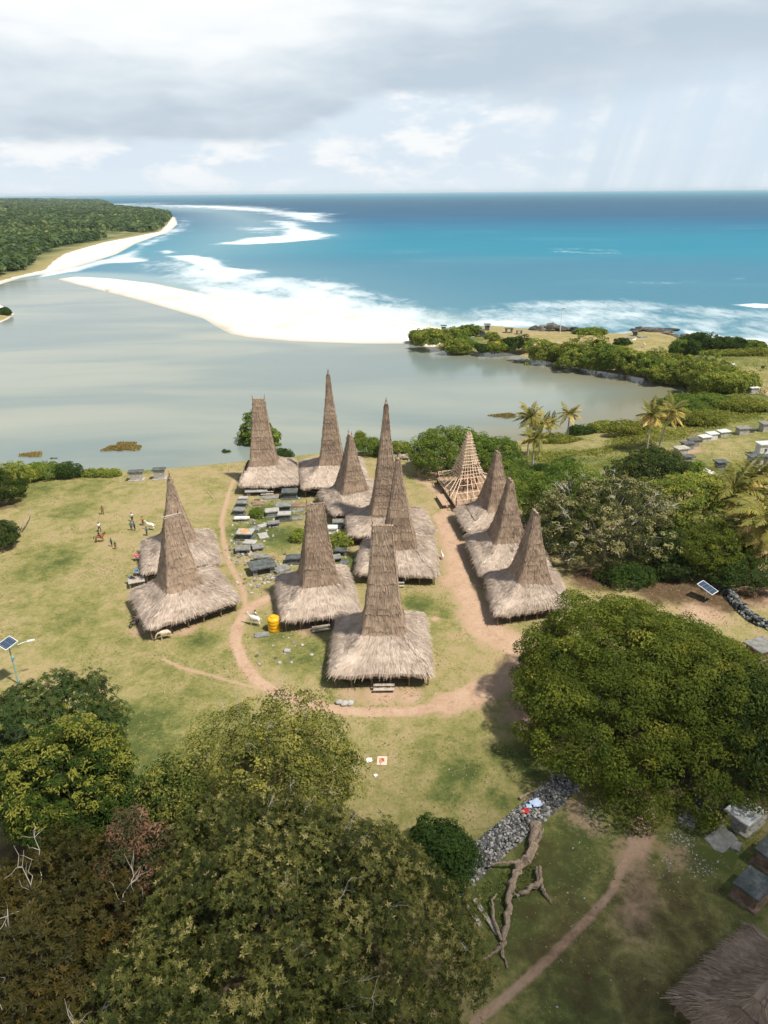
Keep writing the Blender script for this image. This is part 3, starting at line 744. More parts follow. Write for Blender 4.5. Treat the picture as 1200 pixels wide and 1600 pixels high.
    # ---- tower
    if tower:
        b = MB(); h0 = skirt_z - .35; Ht = zt - h0
        nC = courses or max(9, int(Ht / .66)); n = 88
        def outline(t_):
            g = (1 - t_) ** 1.22; lx, ly = (ridge_len, top_d) if ridge_ax == 'x' else (top_d, ridge_len)
            fx = lx + (base_w + .1 - lx) * g; fy = ly + (bd + .1 - ly) * g
            flare = 0.55 * max(0, 1 - t_ / .16) ** 2
            q = np.array([tc + ex * a * (fx + flare) / 2 + ey * e * (fy + flare) / 2 for a, e in ((-1, -1), (1, -1), (1, 1), (-1, 1))])
            return rounded_quad(q, min(.28, .3 * min(fx, fy)), n)
        edges = np.linspace(0, 1, nC + 1) ** 1.0
        edges = edges + np.concatenate([[0], rng.normal(0, .012, nC - 1), [0]])
        lean = rng.normal(0, .12, 2)
        for k in range(nC):
            ta, tb = edges[k], min(edges[k + 1] + .35 / Ht, 1.0)
            A0, B0 = outline(ta), outline(tb)
            A0 = A0 + lean * ta ** 2; B0 = B0 + lean * tb ** 2
            ca = A0.mean(0); out_ = A0 - ca; out_ /= np.linalg.norm(out_, axis=1, keepdims=True)
            thick = rng.uniform(.10, .17) * (1 - .4 * ta)
            wig = sum(a * np.sin(np.arange(n) / n * 2 * math.pi * kk_ + ph) for a, kk_, ph in [(.06, 4, rng.uniform(0, 6)), (.055, 9, rng.uniform(0, 6)), (.055, 19, rng.uniform(0, 6)), (.04, 31, rng.uniform(0, 6))])
            zb = h0 + Ht * ta - .10 + wig + rng.normal(0, .035, n); ztp = np.full(n, h0 + Ht * tb)
            lo = np.column_stack([A0 + out_ * (thick + rng.normal(0, .02, (n, 1))), zb]); hi = np.column_stack([B0 + out_ * .01, ztp])
            lip = np.column_stack([A0 - out_ * .10, zb + .10])
            uu = np.concatenate([[0], np.cumsum(np.linalg.norm(np.diff(np.vstack([A0, A0[:1]]), axis=0), axis=1))])
            tb_ = .5 + rng.normal(0, .07) + tw_tint
            ring_strip(b, lip, lo, uu, k * 1.7 - .2, k * 1.7, .0)  # lip underside tinted darkest to draw a shadow line under each course
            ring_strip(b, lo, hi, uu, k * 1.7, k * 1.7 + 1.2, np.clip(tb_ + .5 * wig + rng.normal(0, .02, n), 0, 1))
            # straw on this course
            ms = int(70 + 170 * (1 - ta)); j = rng.integers(0, n, ms); a = rng.uniform(.0, .9, (ms, 1)) ** 2.6
            p = lo[j] * (1 - a) + hi[j] * a; dn = lo[j] - hi[j]; dn /= np.linalg.norm(dn, axis=1, keepdims=True)
            nr = np.column_stack([out_[j], np.full(ms, .25)]); nr /= np.linalg.norm(nr, axis=1, keepdims=True)
            straw(b, rng, p, dn, nr, (.2, .42), (.012, .03), np.clip(rng.normal(.5 + tw_tint, .26, ms), 0, 1), .12, .2)
        # stouter straw along the corner hips
        for cx, cy in ((-1, -1), (1, -1), (1, 1), (-1, 1)):
            mh = int(Ht * 10); tt = rng.uniform(0, .97, mh); P0 = []
            for t_ in tt:
                q = outline(t_); cc = q.mean(0); w_ = (q - cc) @ np.stack([ex, ey], 1)
                i_ = np.argmax(w_[:, 0] * cx + w_[:, 1] * cy); P0.append(np.append(q[i_] + lean * t_ ** 2, h0 + Ht * t_))
            P0 = np.array(P0); dirn = ex * cx + ey * cy; dirn /= np.linalg.norm(dirn)
            nr = np.tile(np.append(dirn, .2), (mh, 1)); dn = np.tile(np.append(dirn * .22, -1.), (mh, 1)); dn /= np.linalg.norm(dn[0])
            straw(b, rng, P0 + nr * .10, dn, nr, (.25, .5), (.02, .05), np.clip(rng.normal(.70 + tw_tint, .16, mh), 0, 1))
        tw = b.build('tower_roof', M['thatch_tower'], house)
        # ridge: bundled cap with two finial sticks
        b = MB(); ax = ex if ridge_ax == 'x' else ey; side = ey if ridge_ax == 'x' else -ex
        tl = tc + lean
        for q in np.linspace(-.5, .5, 9):
            p = np.append(tl + ax * ridge_len * q, zt + .02)
            b.rock(p, (.18 + .04 * rng.random(), .22, .16), rng, .25, rng.uniform(.35, .8))
        for sgn in (-1, 1):
            mm = 40; q = rng.uniform(-.5, .5, (mm, 1)); P0 = np.column_stack([tl + ax * ridge_len * q, np.full(mm, zt + .12)])
            nr = np.tile(np.append(side * sgn, .3), (mm, 1)); nr /= np.linalg.norm(nr[0]); dn = np.tile(np.append(side * sgn * .35, -1), (mm, 1)); dn /= np.linalg.norm(dn[0])
            straw(b, rng, P0, dn, nr, (.4, .9), (.05, .10), np.clip(rng.normal(.6, .2, mm), 0, 1))
        b.build('ridge_cap', M['thatch_tower'], house)
        if pole_cap:
            b = MB(); p0 = np.append(tl - ax * ridge_len * .75, zt + .26); p1 = np.append(tl + ax * ridge_len * .75, zt + .22)
            b.tube([p0, p1], .10, 7); b.build('ridge_pole', pole_cap, house)
        for sgn in (-1, 1):
            b = MB(); p = tl + ax * ridge_len * .5 * sgn
            b.tube([np.append(p, zt - .2), np.append(p + rng.normal(0, .04, 2), zt + .45), np.append(p + ax * sgn * .08, zt + .85)], [.05, .045, .02], 5)
            b.tube([np.append(p - side * .18, zt + .35), np.append(p + side * .18, zt + .38)], .03, 4)
            b.build('finial', M['dark_wood'], house)
    # ---- under the eaves
    cen2 = Q.mean(0)
    Fq = cen2 + (Q - cen2) * .80
    b = MB(); V = np.vstack([np.column_stack([Fq, np.full(4, .82)]), np.column_stack([Fq, np.full(4, .95)])])
    b.add(V, [[0, 3, 2, 1], [4, 5, 6, 7], [0, 1, 5, 4], [1, 2, 6, 5], [2, 3, 7, 6], [3, 0, 4, 7]])
    b.build('floor', M['dark_wood'], house)
    Wq = cen2 + (Q - cen2) * .66; b = MB()
    for i in range(4):
        p0, p1 = Wq[i], Wq[(i + 1) % 4]; L = np.linalg.norm(p1 - p0); nb = int(L / .16)
        for q in range(nb):
            a0, a1 = p0 + (p1 - p0) * q / nb, p0 + (p1 - p0) * (q + .9) / nb
            nrm = np.array([(p1 - p0)[1], -(p1 - p0)[0]]) / L * .03
            V = [np.append(a0, .95), np.append(a1, .95), np.append(a1, 3.0), np.append(a0, 3.0), np.append((a0 + a1) / 2 + nrm, .95), np.append((a0 + a1) / 2 + nrm, 3.0)]
            b.add(V, [[0, 4, 5, 3], [4, 1, 2, 5]], tint=rng.uniform(.2, .8))
    b.build('bamboo_wall', M['post'], house)
    Pq = cen2 + (Q - cen2) * .885
    for i in range(4):
        p0, p1 = Pq[i], Pq[(i + 1) % 4]; L = np.linalg.norm(p1 - p0); m2 = 5 if i in (0, 3) else 3
        for q in range(m2):
            p = p0 + (p1 - p0) * q / m2 + rng.normal(0, .08, 2); b = MB()
            b.tube([np.append(p, -.15), np.append(p + rng.normal(0, .03, 2), 1.0), np.append(p + rng.normal(0, .05, 2), eave + .25)], [.11, .10, .09], 6)
            b.build('post', M['post'], house)
    b = MB()
    for i in range(4):
        p0, p1 = Pq[i], Pq[(i + 1) % 4]
        b.tube([np.append(p0, 1.0), np.append((p0 + p1) / 2, 1.04), np.append(p1, 1.0)], .06, 5)
    b.build('rail', M['post'], house)
    if front_bench:
        fr = (Pq[0] + Pq[1]) / 2 + ex * rng.uniform(-.4, .6); b = MB()
        for j, (off, z_) in enumerate(((.55, .62), (.95, .34))):
            for q in range(3):
                p = fr - ey * (off + q * .12)
                b.tube([np.append(p - ex * 1.15, z_), np.append(p + ex * 1.15, z_)], .06, 5, tint=rng.uniform(.4, .9))
            for sg in (-1, 1):
                p = fr - ey * (off + .12) + ex * sg * 1.0; b.tube([np.append(p, -.1), np.append(p, z_)], .06, 5)
        b.build('step_bench', M['grey_wood'], house)
    HOUSES.append(house)
    return house

GH = 'thatched tower houses of the village'
thatched_house('nearest thatched house in the foreground, tall brown tower with a wide flat ridge', [(512, 1058), (678, 1056), (666, 959), (525, 960)], (597.5, 822.7), 2.1, 'x', 4.4, 4.6, 1, tw_tint=.05)
thatched_house('thatched house beside the yellow water tank, pale worn patch on its front slope', [(440, 973), (565, 957), (543, 884), (429, 900)], (491.5, 787), 2.0, 'x', 4.5, 4.3, 2, front_bench=True)
thatched_house('farthest thatched house on the lagoon edge, wide straight tower above the stone tombs', [(371, 760), (467, 757), (463, 717), (388, 721)], (404, 623.5), 2.1, 'x', 4.8, 4.2, 3)
thatched_house('thatched house at the lagoon edge with the tallest thin pointed tower', [(470, 764), (581, 762), (566, 716), (466, 720)], (513, 584), 0.7, 'y', 4.3, 4.4, 4, top_d=.45)
thatched_house('small askew thatched house, its short tower in front of the tallest tower', [(520, 805), (612, 796), (583, 749), (494, 769)], (547, 680), 1.3, 'y', 4.6, 4.0, 5, top_d=.5)
thatched_house('thatched house with a slender pointed tower, behind another rounded roof by the lane', [(544, 837), (683, 832), (664, 796), (540, 800)], (601.5, 630), 0.6, 'y', 4.4, 4.2, 6, top_d=.45, front_bench=False)
thatched_house('thatched house with a pointed tower and broad rounded skirt behind the nearest house', [(554, 896), (687, 899), (679, 839), (565, 844)], (623, 716), 0.7, 'y', 4.6, 4.3, 7, top_d=.5)
thatched_house('front house of the right-hand row, dark sided tower with pale edges beside the big tree', [(772, 962), (892, 946), (872, 889), (756, 897)], (836, 799), 1.1, 'y', 4.1, 4.4, 8, top_d=.55, tw_tint=-.05, front_bench=False)
thatched_house('middle house of the right-hand row, tower with pale curved edges', [(750, 900), (862, 886), (836, 827), (724, 836)], (797.5, 749), 1.0, 'y', 4.3, 4.3, 9, top_d=.55, tw_tint=-.06, front_bench=False)
thatched_house('back house of the right-hand row, smooth grey rounded tower next to the bare bamboo frame', [(729, 832), (820, 820), (800, 778), (707, 794)], (778, 706), 0.9, 'y', 4.4, 4.0, 10, top_d=.7, tw_tint=-.03, front_bench=False)
thatched_house('thatched house on the open lawn with a pale pole along its sloping ridge', [(230, 985), (378, 936), (337, 884), (200, 924)], (265.5, 807), 1.7, 'x', 4.6, 4.2, 11, tw_tint=.04, front_bench=False, pole_cap=M['grey_wood'])
thatched_house('thatched house with a pointed tower half hidden behind the one with the ridge pole', [(222, 899), (347, 879), (332, 829), (220, 845)], (265, 746), 0.8, 'y', 4.4, 4.2, 12, front_bench=False)
P_bl = at(1166, 1441, 1.9)[:2]; P_fl = at(1044, 1556, 1.9)[:2]; dv = (P_bl - P_fl) / np.linalg.norm(P_bl - P_fl); nv = np.array([dv[1], -dv[0]])
thatched_house('thatched roof cut off by the bottom right corner of the view', [(0,) + tuple(P_fl), (0,) + tuple(P_fl + nv * 9.5), (0,) + tuple(P_bl + nv * 9.5), (0,) + tuple(P_bl)], (1290, 1330), 1.6, 'x', 1.0, 5.0, 13, front_bench=False, tower=False, base_d=4.5)

# ------------------------------------------------------------------ the bare frame of a house being built
def frame_house():
    rng = np.random.default_rng(40)
    Qw = np.array([at(x, y, 1.0)[:2] for x, y in [(712, 793), (782, 782), (752, 738), (682, 748)]])
    c0 = Qw.mean(0); gz = hz(*c0); Q = Qw - c0
    h = thing('house_frame', 'half built house of bare pale bamboo poles, a cone of rafters without thatch', 'house frame', (c0[0], c0[1], gz))
    ex = ((Q[1] - Q[0]) + (Q[2] - Q[3])); ex /= np.linalg.norm(ex); ey = np.array([-ex[1], ex[0]])
    d = ray(733, 676); s = (c0 @ c0) / (d[:2] @ c0); zt = CAM_Z + d[2] * s - gz; tc = d[:2] * s - c0
    b = MB(); V = np.vstack([np.column_stack([Q, np.full(4, .95)]), np.column_stack([Q, np.full(4, 1.1)])])
    b.add(V, [[0, 3, 2, 1], [4, 5, 6, 7], [0, 1, 5, 4], [1, 2, 6, 5], [2, 3, 7, 6], [3, 0, 4, 7]], tint=.35)
    for q in np.linspace(.01, .99, 46):
        a0, a1 = Q[0] + (Q[1] - Q[0]) * q, Q[3] + (Q[2] - Q[3]) * q
        b.tube([np.append(a0, 1.12), np.append(a1, 1.12)], .07, 5, tint=rng.uniform(.1, .95))
    b.build('platform', M['bamboo_floor'], h)
    for i in range(4):
        for q in range(3):
            p = (Q[i] + (Q[(i + 1) % 4] - Q[i]) * q / 3) * .97; b = MB()
            b.tube([np.append(p, -.2), np.append(p, 2.3 if q else 2.6)], .10, 6); b.build('post', M['dark_wood'], h)
    for a, e in ((-1, -1), (1, -1), (1, 1), (-1, 1)):
        p = tc + (ex * a + ey * e) * 1.25; b = MB(); b.tube([np.append(p, .0), np.append(p * 1.0, 6.2)], .17, 7); b.build('main_post', M['red_wood'], h)
    # rafters of the cone and of the skirt, tied rings
    base = 4.3; N = 28; h1 = 4.0
    O = rounded_quad(np.array([tc + ex * a * base / 2 + ey * e * base / 2 for a, e in ((-1, -1), (1, -1), (1, 1), (-1, 1))]), .12, N)
    Qs = Q * 1.02; Os = match_quad(O, np.array([tc + ex * a * base / 2 + ey * e * base / 2 for a, e in ((-1, -1), (1, -1), (1, 1), (-1, 1))]), Qs)
    top = tc + (O - tc) * .13
    for j in range(N):
        b = MB(); p0, p1 = O[j], top[j]; mid = p0 * .42 + p1 * .58 - (p0 - p1) * .06
        z1 = zt + rng.uniform(-.4, .25)
        b.tube([np.append(p0 + (p0 - tc) * .06, h1 - .35), np.append(mid, h1 + (zt - h1) * .5), np.append(p1, z1)], [.065, .06, .045], 5, tint=rng.uniform(.3, .95))
        b.build('rafter', M['bamboo'], h)
    for j in range(N):
        if j % 3 == 1 and rng.random() < .4: continue
        b = MB(); p1 = Os[j] + (Os[j] - O[j]) * rng.uniform(-.12, .10)
        b.tube([np.append(O[j], h1), np.append(O[j] * .5 + p1 * .5, 3.0), np.append(p1, 2.15 + rng.uniform(-.15, .1))], .055, 5, tint=rng.uniform(.4, 1))
        b.build('eave_pole', M['bamboo'], h)
    for k, t_ in enumerate(np.linspace(0.0, .93, 14)):
        g = (1 - t_) * (1 - .10 * math.sin(math.pi * t_)) + .13 * t_
        P = tc + (O - tc) * g * 1.04; z = h1 + (zt - h1) * t_; b = MB()
        for i in range(4):
            i0, i1 = i * N // 4, (i + 1) * N // 4
            pa, pb = P[(i0 + N // 8 * 0) % N], P[i1 % N]; e_ = (pb - pa) * .07
            b.tube([np.append(pa - e_, z + rng.normal(0, .06)), np.append(pb + e_, z + rng.normal(0, .06))], .05, 5, tint=rng.uniform(.4, 1))
        b.build('ring_batten', M['bamboo'], h)
    for q in (.35, .7, 1.0):
        P = O + (Os - O) * q; b = MB()
        zz = 4.0 - 1.85 * q
        for j in range(N - 4):
            b.tube([np.append(P[j], zz + .05), np.append(P[(j + 1) % N], zz + .05)], .045, 4, cap=False, tint=rng.uniform(.4, 1))
        b.build('ring_batten', M['bamboo'], h)
    b = MB()
    for z_ in (2.0, 3.0, 4.2, 5.4):
        for sg in (-1, 1):
            b.tube([np.append(tc + ex * sg * 1.25 - ey * 1.7, z_), np.append(tc + ex * sg * 1.25 + ey * 1.7, z_)], .10, 6)
            b.tube([np.append(tc + ey * sg * 1.25 - ex * 1.7, z_ + .2), np.append(tc + ey * sg * 1.25 + ex * 1.7, z_ + .2)], .10, 6)
    b.build('cross_beam', M['red_wood'], h)
    # a bench of split bamboo along its left side
    fl, bl = Q[0], Q[3]; dv = (bl - fl) / np.linalg.norm(bl - fl); nv = np.array([-dv[1], dv[0]])
    if nv @ fl < 0: nv = -nv
    b = MB(); c1 = fl + (bl - fl) * .30 + nv * 1.2
    for q in range(9):
        p = c1 + nv * (q - 4) * .15; b.tube([np.append(p - dv * 2.4, .75), np.append(p + dv * 2.4, .75)], .075, 5, tint=rng.uniform(.4, .95))
    b.build('bench', M['bamboo_floor'], h)
    for sg in (-1, 1):
        for s2 in (-1, 1):
            b = MB(); p = c1 + dv * 2.1 * sg + nv * .55 * s2; b.tube([np.append(p, -.2), np.append(p, .7)], .07, 5); b.build('bench_leg', M['dark_wood'], h)
    return h
frame_house()
# ------------------------------------------------------------------ vegetation
def leaf_mat(name, stops, trans=0.32, gloss=0.10, rough=0.5):
    m, t, out = mat_new(name)
    f = t.math('ADD', t.attr('tint'), t.math('MULTIPLY', t.math('SUBTRACT', t.orand(), .5), .10))
    c = t.ramp(f, stops)
    p = t.node('ShaderNodeBsdfPrincipled'); t.l.new(c, p.inputs['Base Color']); p.inputs['Roughness'].default_value = rough
    p.inputs['Specular IOR Level'].default_value = gloss
    tr = t.node('ShaderNodeBsdfTranslucent'); t.l.new(t.mix(.5, c, (0.16, 0.20, 0.02)), tr.inputs['Color'])
    mx = t.node('ShaderNodeMixShader'); mx.inputs[0].default_value = trans
    t.l.new(p.outputs[0], mx.inputs[1]); t.l.new(tr.outputs[0], mx.inputs[2]); t.l.new(mx.outputs[0], out.inputs['Surface'])
    return m
M['leaf_mango'] = leaf_mat('dark_glossy_leaves', [(0, (0.018, 0.036, 0.011)), (.5, (0.045, 0.076, 0.015)), (.8, (0.089, 0.112, 0.021)), (1, (0.223, 0.207, 0.037))], gloss=.18)
M['leaf_yellow_tip'] = leaf_mat('green_leaves_with_yellow_tips', [(0, (0.018, 0.041, 0.008)), (.5, (0.046, 0.080, 0.013)), (.78, (0.087, 0.109, 0.017)), (.9, (0.213, 0.222, 0.036)), (1, (0.319, 0.308, 0.060))])
M['leaf_deep'] = leaf_mat('deep_green_leaves', [(0, (0.022, 0.048, 0.011)), (.6, (0.057, 0.102, 0.020)), (1, (0.121, 0.173, 0.033))])
M['leaf_olive'] = leaf_mat('olive_leaves', [(0, (0.074, 0.091, 0.021)), (.5, (0.175, 0.184, 0.039)), (.85, (0.336, 0.306, 0.066)), (1, (0.521, 0.433, 0.108))])
M['leaf_rosette'] = leaf_mat('long_olive_leaves', [(0, (0.021, 0.030, 0.007)), (.4, (0.057, 0.069, 0.015)), (.68, (0.124, 0.129, 0.028)), (.88, (0.218, 0.196, 0.055)), (1, (0.342, 0.293, 0.115))], gloss=.14, rough=.45)
M['leaf_brown'] = leaf_mat('brownish_leaves', [(0, (0.023, 0.023, 0.006)), (.5, (0.053, 0.047, 0.010)), (.85, (0.100, 0.068, 0.014)), (1, (0.164, 0.098, 0.019))], gloss=.15)
M['leaf_red'] = leaf_mat('russet_flowers', [(0, (0.027, 0.039, 0.015)), (.4, (0.060, 0.075, 0.027)), (.6, (0.150, 0.083, 0.051)), (1, (0.360, 0.188, 0.128))])
M['leaf_big'] = leaf_mat('fresh_green_leaves', [(0, (0.045, 0.074, 0.011)), (.5, (0.115, 0.149, 0.020)), (.85, (0.214, 0.229, 0.030)), (1, (0.362, 0.309, 0.050))])
M['leaf_bush'] = leaf_mat('bright_bush_leaves', [(0, (0.055, 0.115, 0.021)), (.5, (0.154, 0.223, 0.036)), (1, (0.388, 0.408, 0.066))])
M['leaf_frangipani'] = leaf_mat('pale_frangipani_leaves', [(0, (0.03, 0.042, 0.014)), (.4, (0.075, 0.09, 0.03)), (.62, (0.17, 0.17, 0.06)), (.85, (0.34, 0.31, 0.13)), (1, (0.50, 0.44, 0.22))])
M['leaf_mangrove'] = leaf_mat('mangrove_leaves', [(0, (0.099, 0.151, 0.030)), (.5, (0.238, 0.287, 0.048)), (.8, (0.465, 0.439, 0.077)), (1, (0.748, 0.666, 0.110))])
M['palm_leaf'] = leaf_mat('coconut_fronds', [(0, (0.077, 0.095, 0.022)), (.5, (0.195, 0.190, 0.041)), (.8, (0.429, 0.328, 0.089)), (1, (0.819, 0.569, 0.218))], trans=.2)
M['scrub'] = leaf_mat('low_scrub_leaves', [(0, (0.078, 0.108, 0.017)), (.5, (0.218, 0.241, 0.041)), (1, (0.471, 0.415, 0.089))])
M['dry_grass'] = leaf_mat('dry_marsh_grass', [(0, (0.16, 0.12, 0.04)), (.5, (0.34, 0.25, 0.085)), (1, (0.50, 0.39, 0.16))])
M['forest'] = leaf_mat('far_forest_leaves', [(0, (0.030, 0.062, 0.024)), (.5, (0.072, 0.118, 0.041)), (.85, (0.138, 0.189, 0.065)), (1, (0.258, 0.280, 0.111))])

def norm_(v): return v / np.maximum(np.linalg.norm(v, axis=-1, keepdims=True), 1e-9)
def frame(nr, rng):
    r = rng.normal(size=nr.shape); a = norm_(np.cross(nr, r)); return a, np.cross(nr, a)

def leaf_quads(b, base, a, side, nr, L, Wd, tint, fold=.12):
    """pointed leaf: base, side, tip, side"""
    k = len(base); L = np.reshape(L, (-1, 1)); Wd = np.reshape(Wd, (-1, 1))
    mid = base + a * L * .52 + nr * L * fold
    V = np.stack([base, mid - side * Wd * .5, base + a * L - nr * L * .05, mid + side * Wd * .5], 1).reshape(-1, 3)
    b.add(V, np.arange(k)[:, None] * 4 + np.arange(4)[None], tint=tint)

def bumps(rng, nb, amp):
    D = norm_(rng.normal(size=(nb, 3))); Am = rng.uniform(-amp * .6, amp, nb); K = rng.uniform(5, 26, nb)
    return lambda d: 1 + sum(a * np.exp(k * (d @ q - 1)) for q, a, k in zip(D, Am, K))

def crown_points(rng, r3, K, amp=.35, nb=16, low=-.25, jit=(.82, 1.03), inner=.3):
    r3 = np.asarray(r3, float)
    d = norm_(rng.normal(size=(K * 3, 3))); d = d[d[:, 2] > low][:K]
    f = bumps(rng, nb, amp); rad = f(d) * rng.uniform(*jit, len(d))
    C = d * rad[:, None] * r3
    ki = int(K * inner); di = norm_(rng.normal(size=(ki * 3, 3))); di = di[di[:, 2] > low][:ki]
    Ci = di * (f(di) * rng.uniform(.45, .82, len(di)))[:, None] * r3
    return np.vstack([C, Ci]), np.vstack([d, di]), np.concatenate([np.ones(len(C)), np.zeros(len(Ci))])

def crown_spray(rng, r3, clump, K, per, leaf, kind='spray', low=-.25, amp=.35, tip=0.0, tip_low=.3, flat=.55, wr=.42, up=.5, inner=.3, droop=0.0, tbase=.45, tvar=.16, nb=16):
    b = MB(); C, D, outer = crown_points(rng, r3, K, amp, nb, low, inner=inner)
    n = len(C); ct = np.clip(rng.normal(tbase, tvar, n), 0, .85)
    if kind == 'spray':
        idx = np.repeat(np.arange(n), per); k = len(idx)
        cs = clump * rng.uniform(.65, 1.3, n)
        od = norm_(rng.normal(size=(k, 3)) + np.array([0, 0, .45]) + D[idx] * .35)
        off = od * (cs[idx] * rng.uniform(.55, 1.08, k) ** .6)[:, None] * np.array([1, 1, flat + .15])
        P = C[idx] + off
        nr = norm_(od * .55 + D[idx] * .25 + np.array([0, 0, up * .7]) + rng.normal(size=(k, 3)) * .42)
        a, s = frame(nr, rng)
        L = leaf * rng.uniform(.65, 1.35, k) * rng.uniform(.75, 1.3, n)[idx]
        t = ct[idx] + rng.normal(0, .10, k)
        if tip > 0:
            is_tip = rng.random(n) < tip * np.clip((D[:, 2] - tip_low) * 2, 0, 1) * outer
            t = np.where(is_tip[idx] & (off[:, 2] > -.1 * clump), .93 + rng.normal(0, .05, k), t)
        leaf_quads(b, P - a * L[:, None] * .5, a, s, nr, L, L * wr, np.clip(t, 0, 1))
    else:   # rosettes of long leaves
        nR = per; idx = np.repeat(np.arange(n), nR); k = len(idx)
        cs = clump * rng.uniform(.6, 1.35, n); od = norm_(rng.normal(size=(k, 3)) + np.array([0, 0, .5]) + D[idx] * .45)
        P = C[idx] + od * (cs[idx] * rng.uniform(.6, 1.05, k) ** .6)[:, None] * np.array([1, 1, flat + .2])
        nr = norm_(od * .6 + D[idx] * .3 + np.array([0, 0, up * .6]) + rng.normal(size=(k, 3)) * .3)
        a0, s0 = frame(nr, rng); rt = ct[idx] + rng.normal(0, .07, k)
        if tip > 0: rt = np.where(rng.random(k) < tip, .93, rt)
        m = 8; th = rng.uniform(0, 6.28, (k, 1)) + np.arange(m)[None] * 6.283 / m + rng.normal(0, .2, (k, m))
        el = rng.uniform(-.15 - droop, .75 - droop, (k, m))
        av = (np.cos(th)[..., None] * a0[:, None] + np.sin(th)[..., None] * s0[:, None]) * np.cos(el)[..., None] + nr[:, None] * np.sin(el)[..., None]
        av = av.reshape(-1, 3); nn = np.repeat(nr, m, 0); sv = norm_(np.cross(nn, av)); n2 = np.cross(av, sv)
        L = leaf * rng.uniform(.7, 1.2, k * m)
        leaf_quads(b, np.repeat(P, m, 0), av, sv, n2, L, L * wr, np.clip(np.repeat(rt, m) + rng.normal(0, .06, k * m), 0, 1), -.06)
    return b, C, D

def limbs(rng, b, base, h0, C, nl, r0):
    """trunk that splits into limbs running to points of the crown"""
    top = np.array([0, 0, h0]); w = rng.normal(0, .12, 2) * h0 * .25
    mid = np.array([w[0], w[1], h0 * .5])
    b.tube([np.array([0, 0, -.4]), np.array([0, 0, .3]), mid, top], [r0 * 1.5, r0 * 1.1, r0 * .85, r0 * .7], 8)
    pick = rng.choice(len(C), min(nl, len(C)), replace=False)
    for i in pick:
        e = C[i] * .93; q = top + (e - top) * .45 + np.array([0, 0, .12 * np.linalg.norm(e - top)]) + rng.normal(0, .2, 3)
        b.tube([top - np.array([0, 0, h0 * .12]), q, e], [r0 * .55, r0 * .3, r0 * .06], 5)

TREES = []
def tree(name, label, cat, px, py, hc, r3, mat, seed, bark='bark', group=None, nl=14, r0=.35, clump=.9, K=500, per=30, leaf=.3, world=None, trunk_h=None, **kw):
    rng = np.random.default_rng(seed)
    if world is None:
        p = at(px, py, hc)
        for _ in range(4): gz = hz(p[0], p[1]); p = at(px, py, gz + hc)
    else: p = np.array([world[0], world[1], 0.]); gz = hz(*world)
    root = thing(name, label, cat, (p[0], p[1], gz), 0, group)
    b, C, D = crown_spray(rng, r3, clump, K, per, leaf, **kw)
    for v in b.v: v += np.array([0, 0, hc])
    b.build('crown', M[mat], root)
    tb = MB(); limbs(rng, tb, None, trunk_h or max(.4, hc - r3[2] * .55), C + np.array([0, 0, hc]), nl, r0)
    tb.build('trunk', M[bark], root)
    TREES.append(root)
    return root, rng, C + np.array([0, 0, hc]), D

def bare_twigs(rng, root, starts, dirs, mat, n_sub=5, L=2.2, r=.035, name='bare_branch'):
    for s, d in zip(starts, dirs):
        b = MB()
        d = norm_(np.asarray(d, float)); p = np.asarray(s, float); pts = [p - d * L * .6]
        for k in range(5):
            p = pts[-1] + (d + rng.normal(0, .28, 3)) * L * .4; pts.append(p)
        b.tube(pts, np.linspace(r * 1.5, r * .4, 6), 4, cap=False)
        for _ in range(n_sub):
            i = rng.integers(1, 5); q = [pts[i]]; dd = norm_(d + rng.normal(0, .8, 3))
            for k in range(3): q.append(q[-1] + (dd + rng.normal(0, .35, 3)) * L * .22)
            b.tube(q, np.linspace(r * .8, r * .25, 4), 4, cap=False)
        b.build(name, M[mat], root)

# big trees of the foreground
root, rng, C, D = tree('tree', 'broad tree with long rosette leaves filling the bottom middle of the view', 'tree', 452, 1466, 5.3, (8.7, 10.2, 7.0), 'leaf_rosette', 101, kind='rosette', clump=1.05, K=1000, per=21, leaf=.265, wr=.30, low=-.35, amp=.30, up=.45, r0=.4, trunk_h=2.2, tbase=.48, tvar=.25, tip=.06, inner=.35, nb=60)
sel = np.where((D[:, 0] > -.2) & (D[:, 2] > .45))[0][:22]
bare_twigs(rng, root, C[sel] * 1.0, D[sel] + np.array([.3, .2, .3]), 'pale_bark', 4, 1.1, .016)
root, rng, C, D = tree('tree', 'airy olive tree with fine pale leaves, its top reaching the curved dirt path', 'tree', 424, 1217, 5.3, (7.2, 6.6, 5.2), 'leaf_olive', 102, clump=1.0, K=400, per=72, leaf=.25, wr=.5, low=-.6, amp=.52, tbase=.46, tvar=.24, r0=.3, flat=.6, nb=26)
sel = rng.choice(len(C), 30, replace=False)
bare_twigs(rng, root, C[sel] * 1.0, D[sel] + np.array([0, 0, .4]), 'pale_bark', 4, 1.3, .022)
tree('tree', 'dark leafy mango tree in front of the solar lamp at the left edge', 'tree', 62, 1172, 5.0, (6.8, 6.2, 4.8), 'leaf_mango', 103, kind='rosette', clump=1.0, K=420, per=15, leaf=.33, wr=.32, low=-.5, amp=.35, tbase=.46, tvar=.14, droop=.35, tip=.05)
tree('tree', 'yellow-tipped tree with bright new leaf clusters at the left edge', 'tree', 106, 1238, 5.6, (5.0, 4.6, 4.6), 'leaf_yellow_tip', 104, kind='spray', clump=.62, K=640, per=44, leaf=.30, wr=.38, low=-.5, amp=.45, tip=.55, tip_low=-.1, tbase=.44)
tree('tree', 'small dark green tree squeezed between the yellow-tipped tree and the olive tree', 'tree', 258, 1268, 3.8, (3.2, 3.2, 3.2), 'leaf_deep', 105, clump=.8, K=260, per=52, leaf=.28, low=-.5, amp=.35)
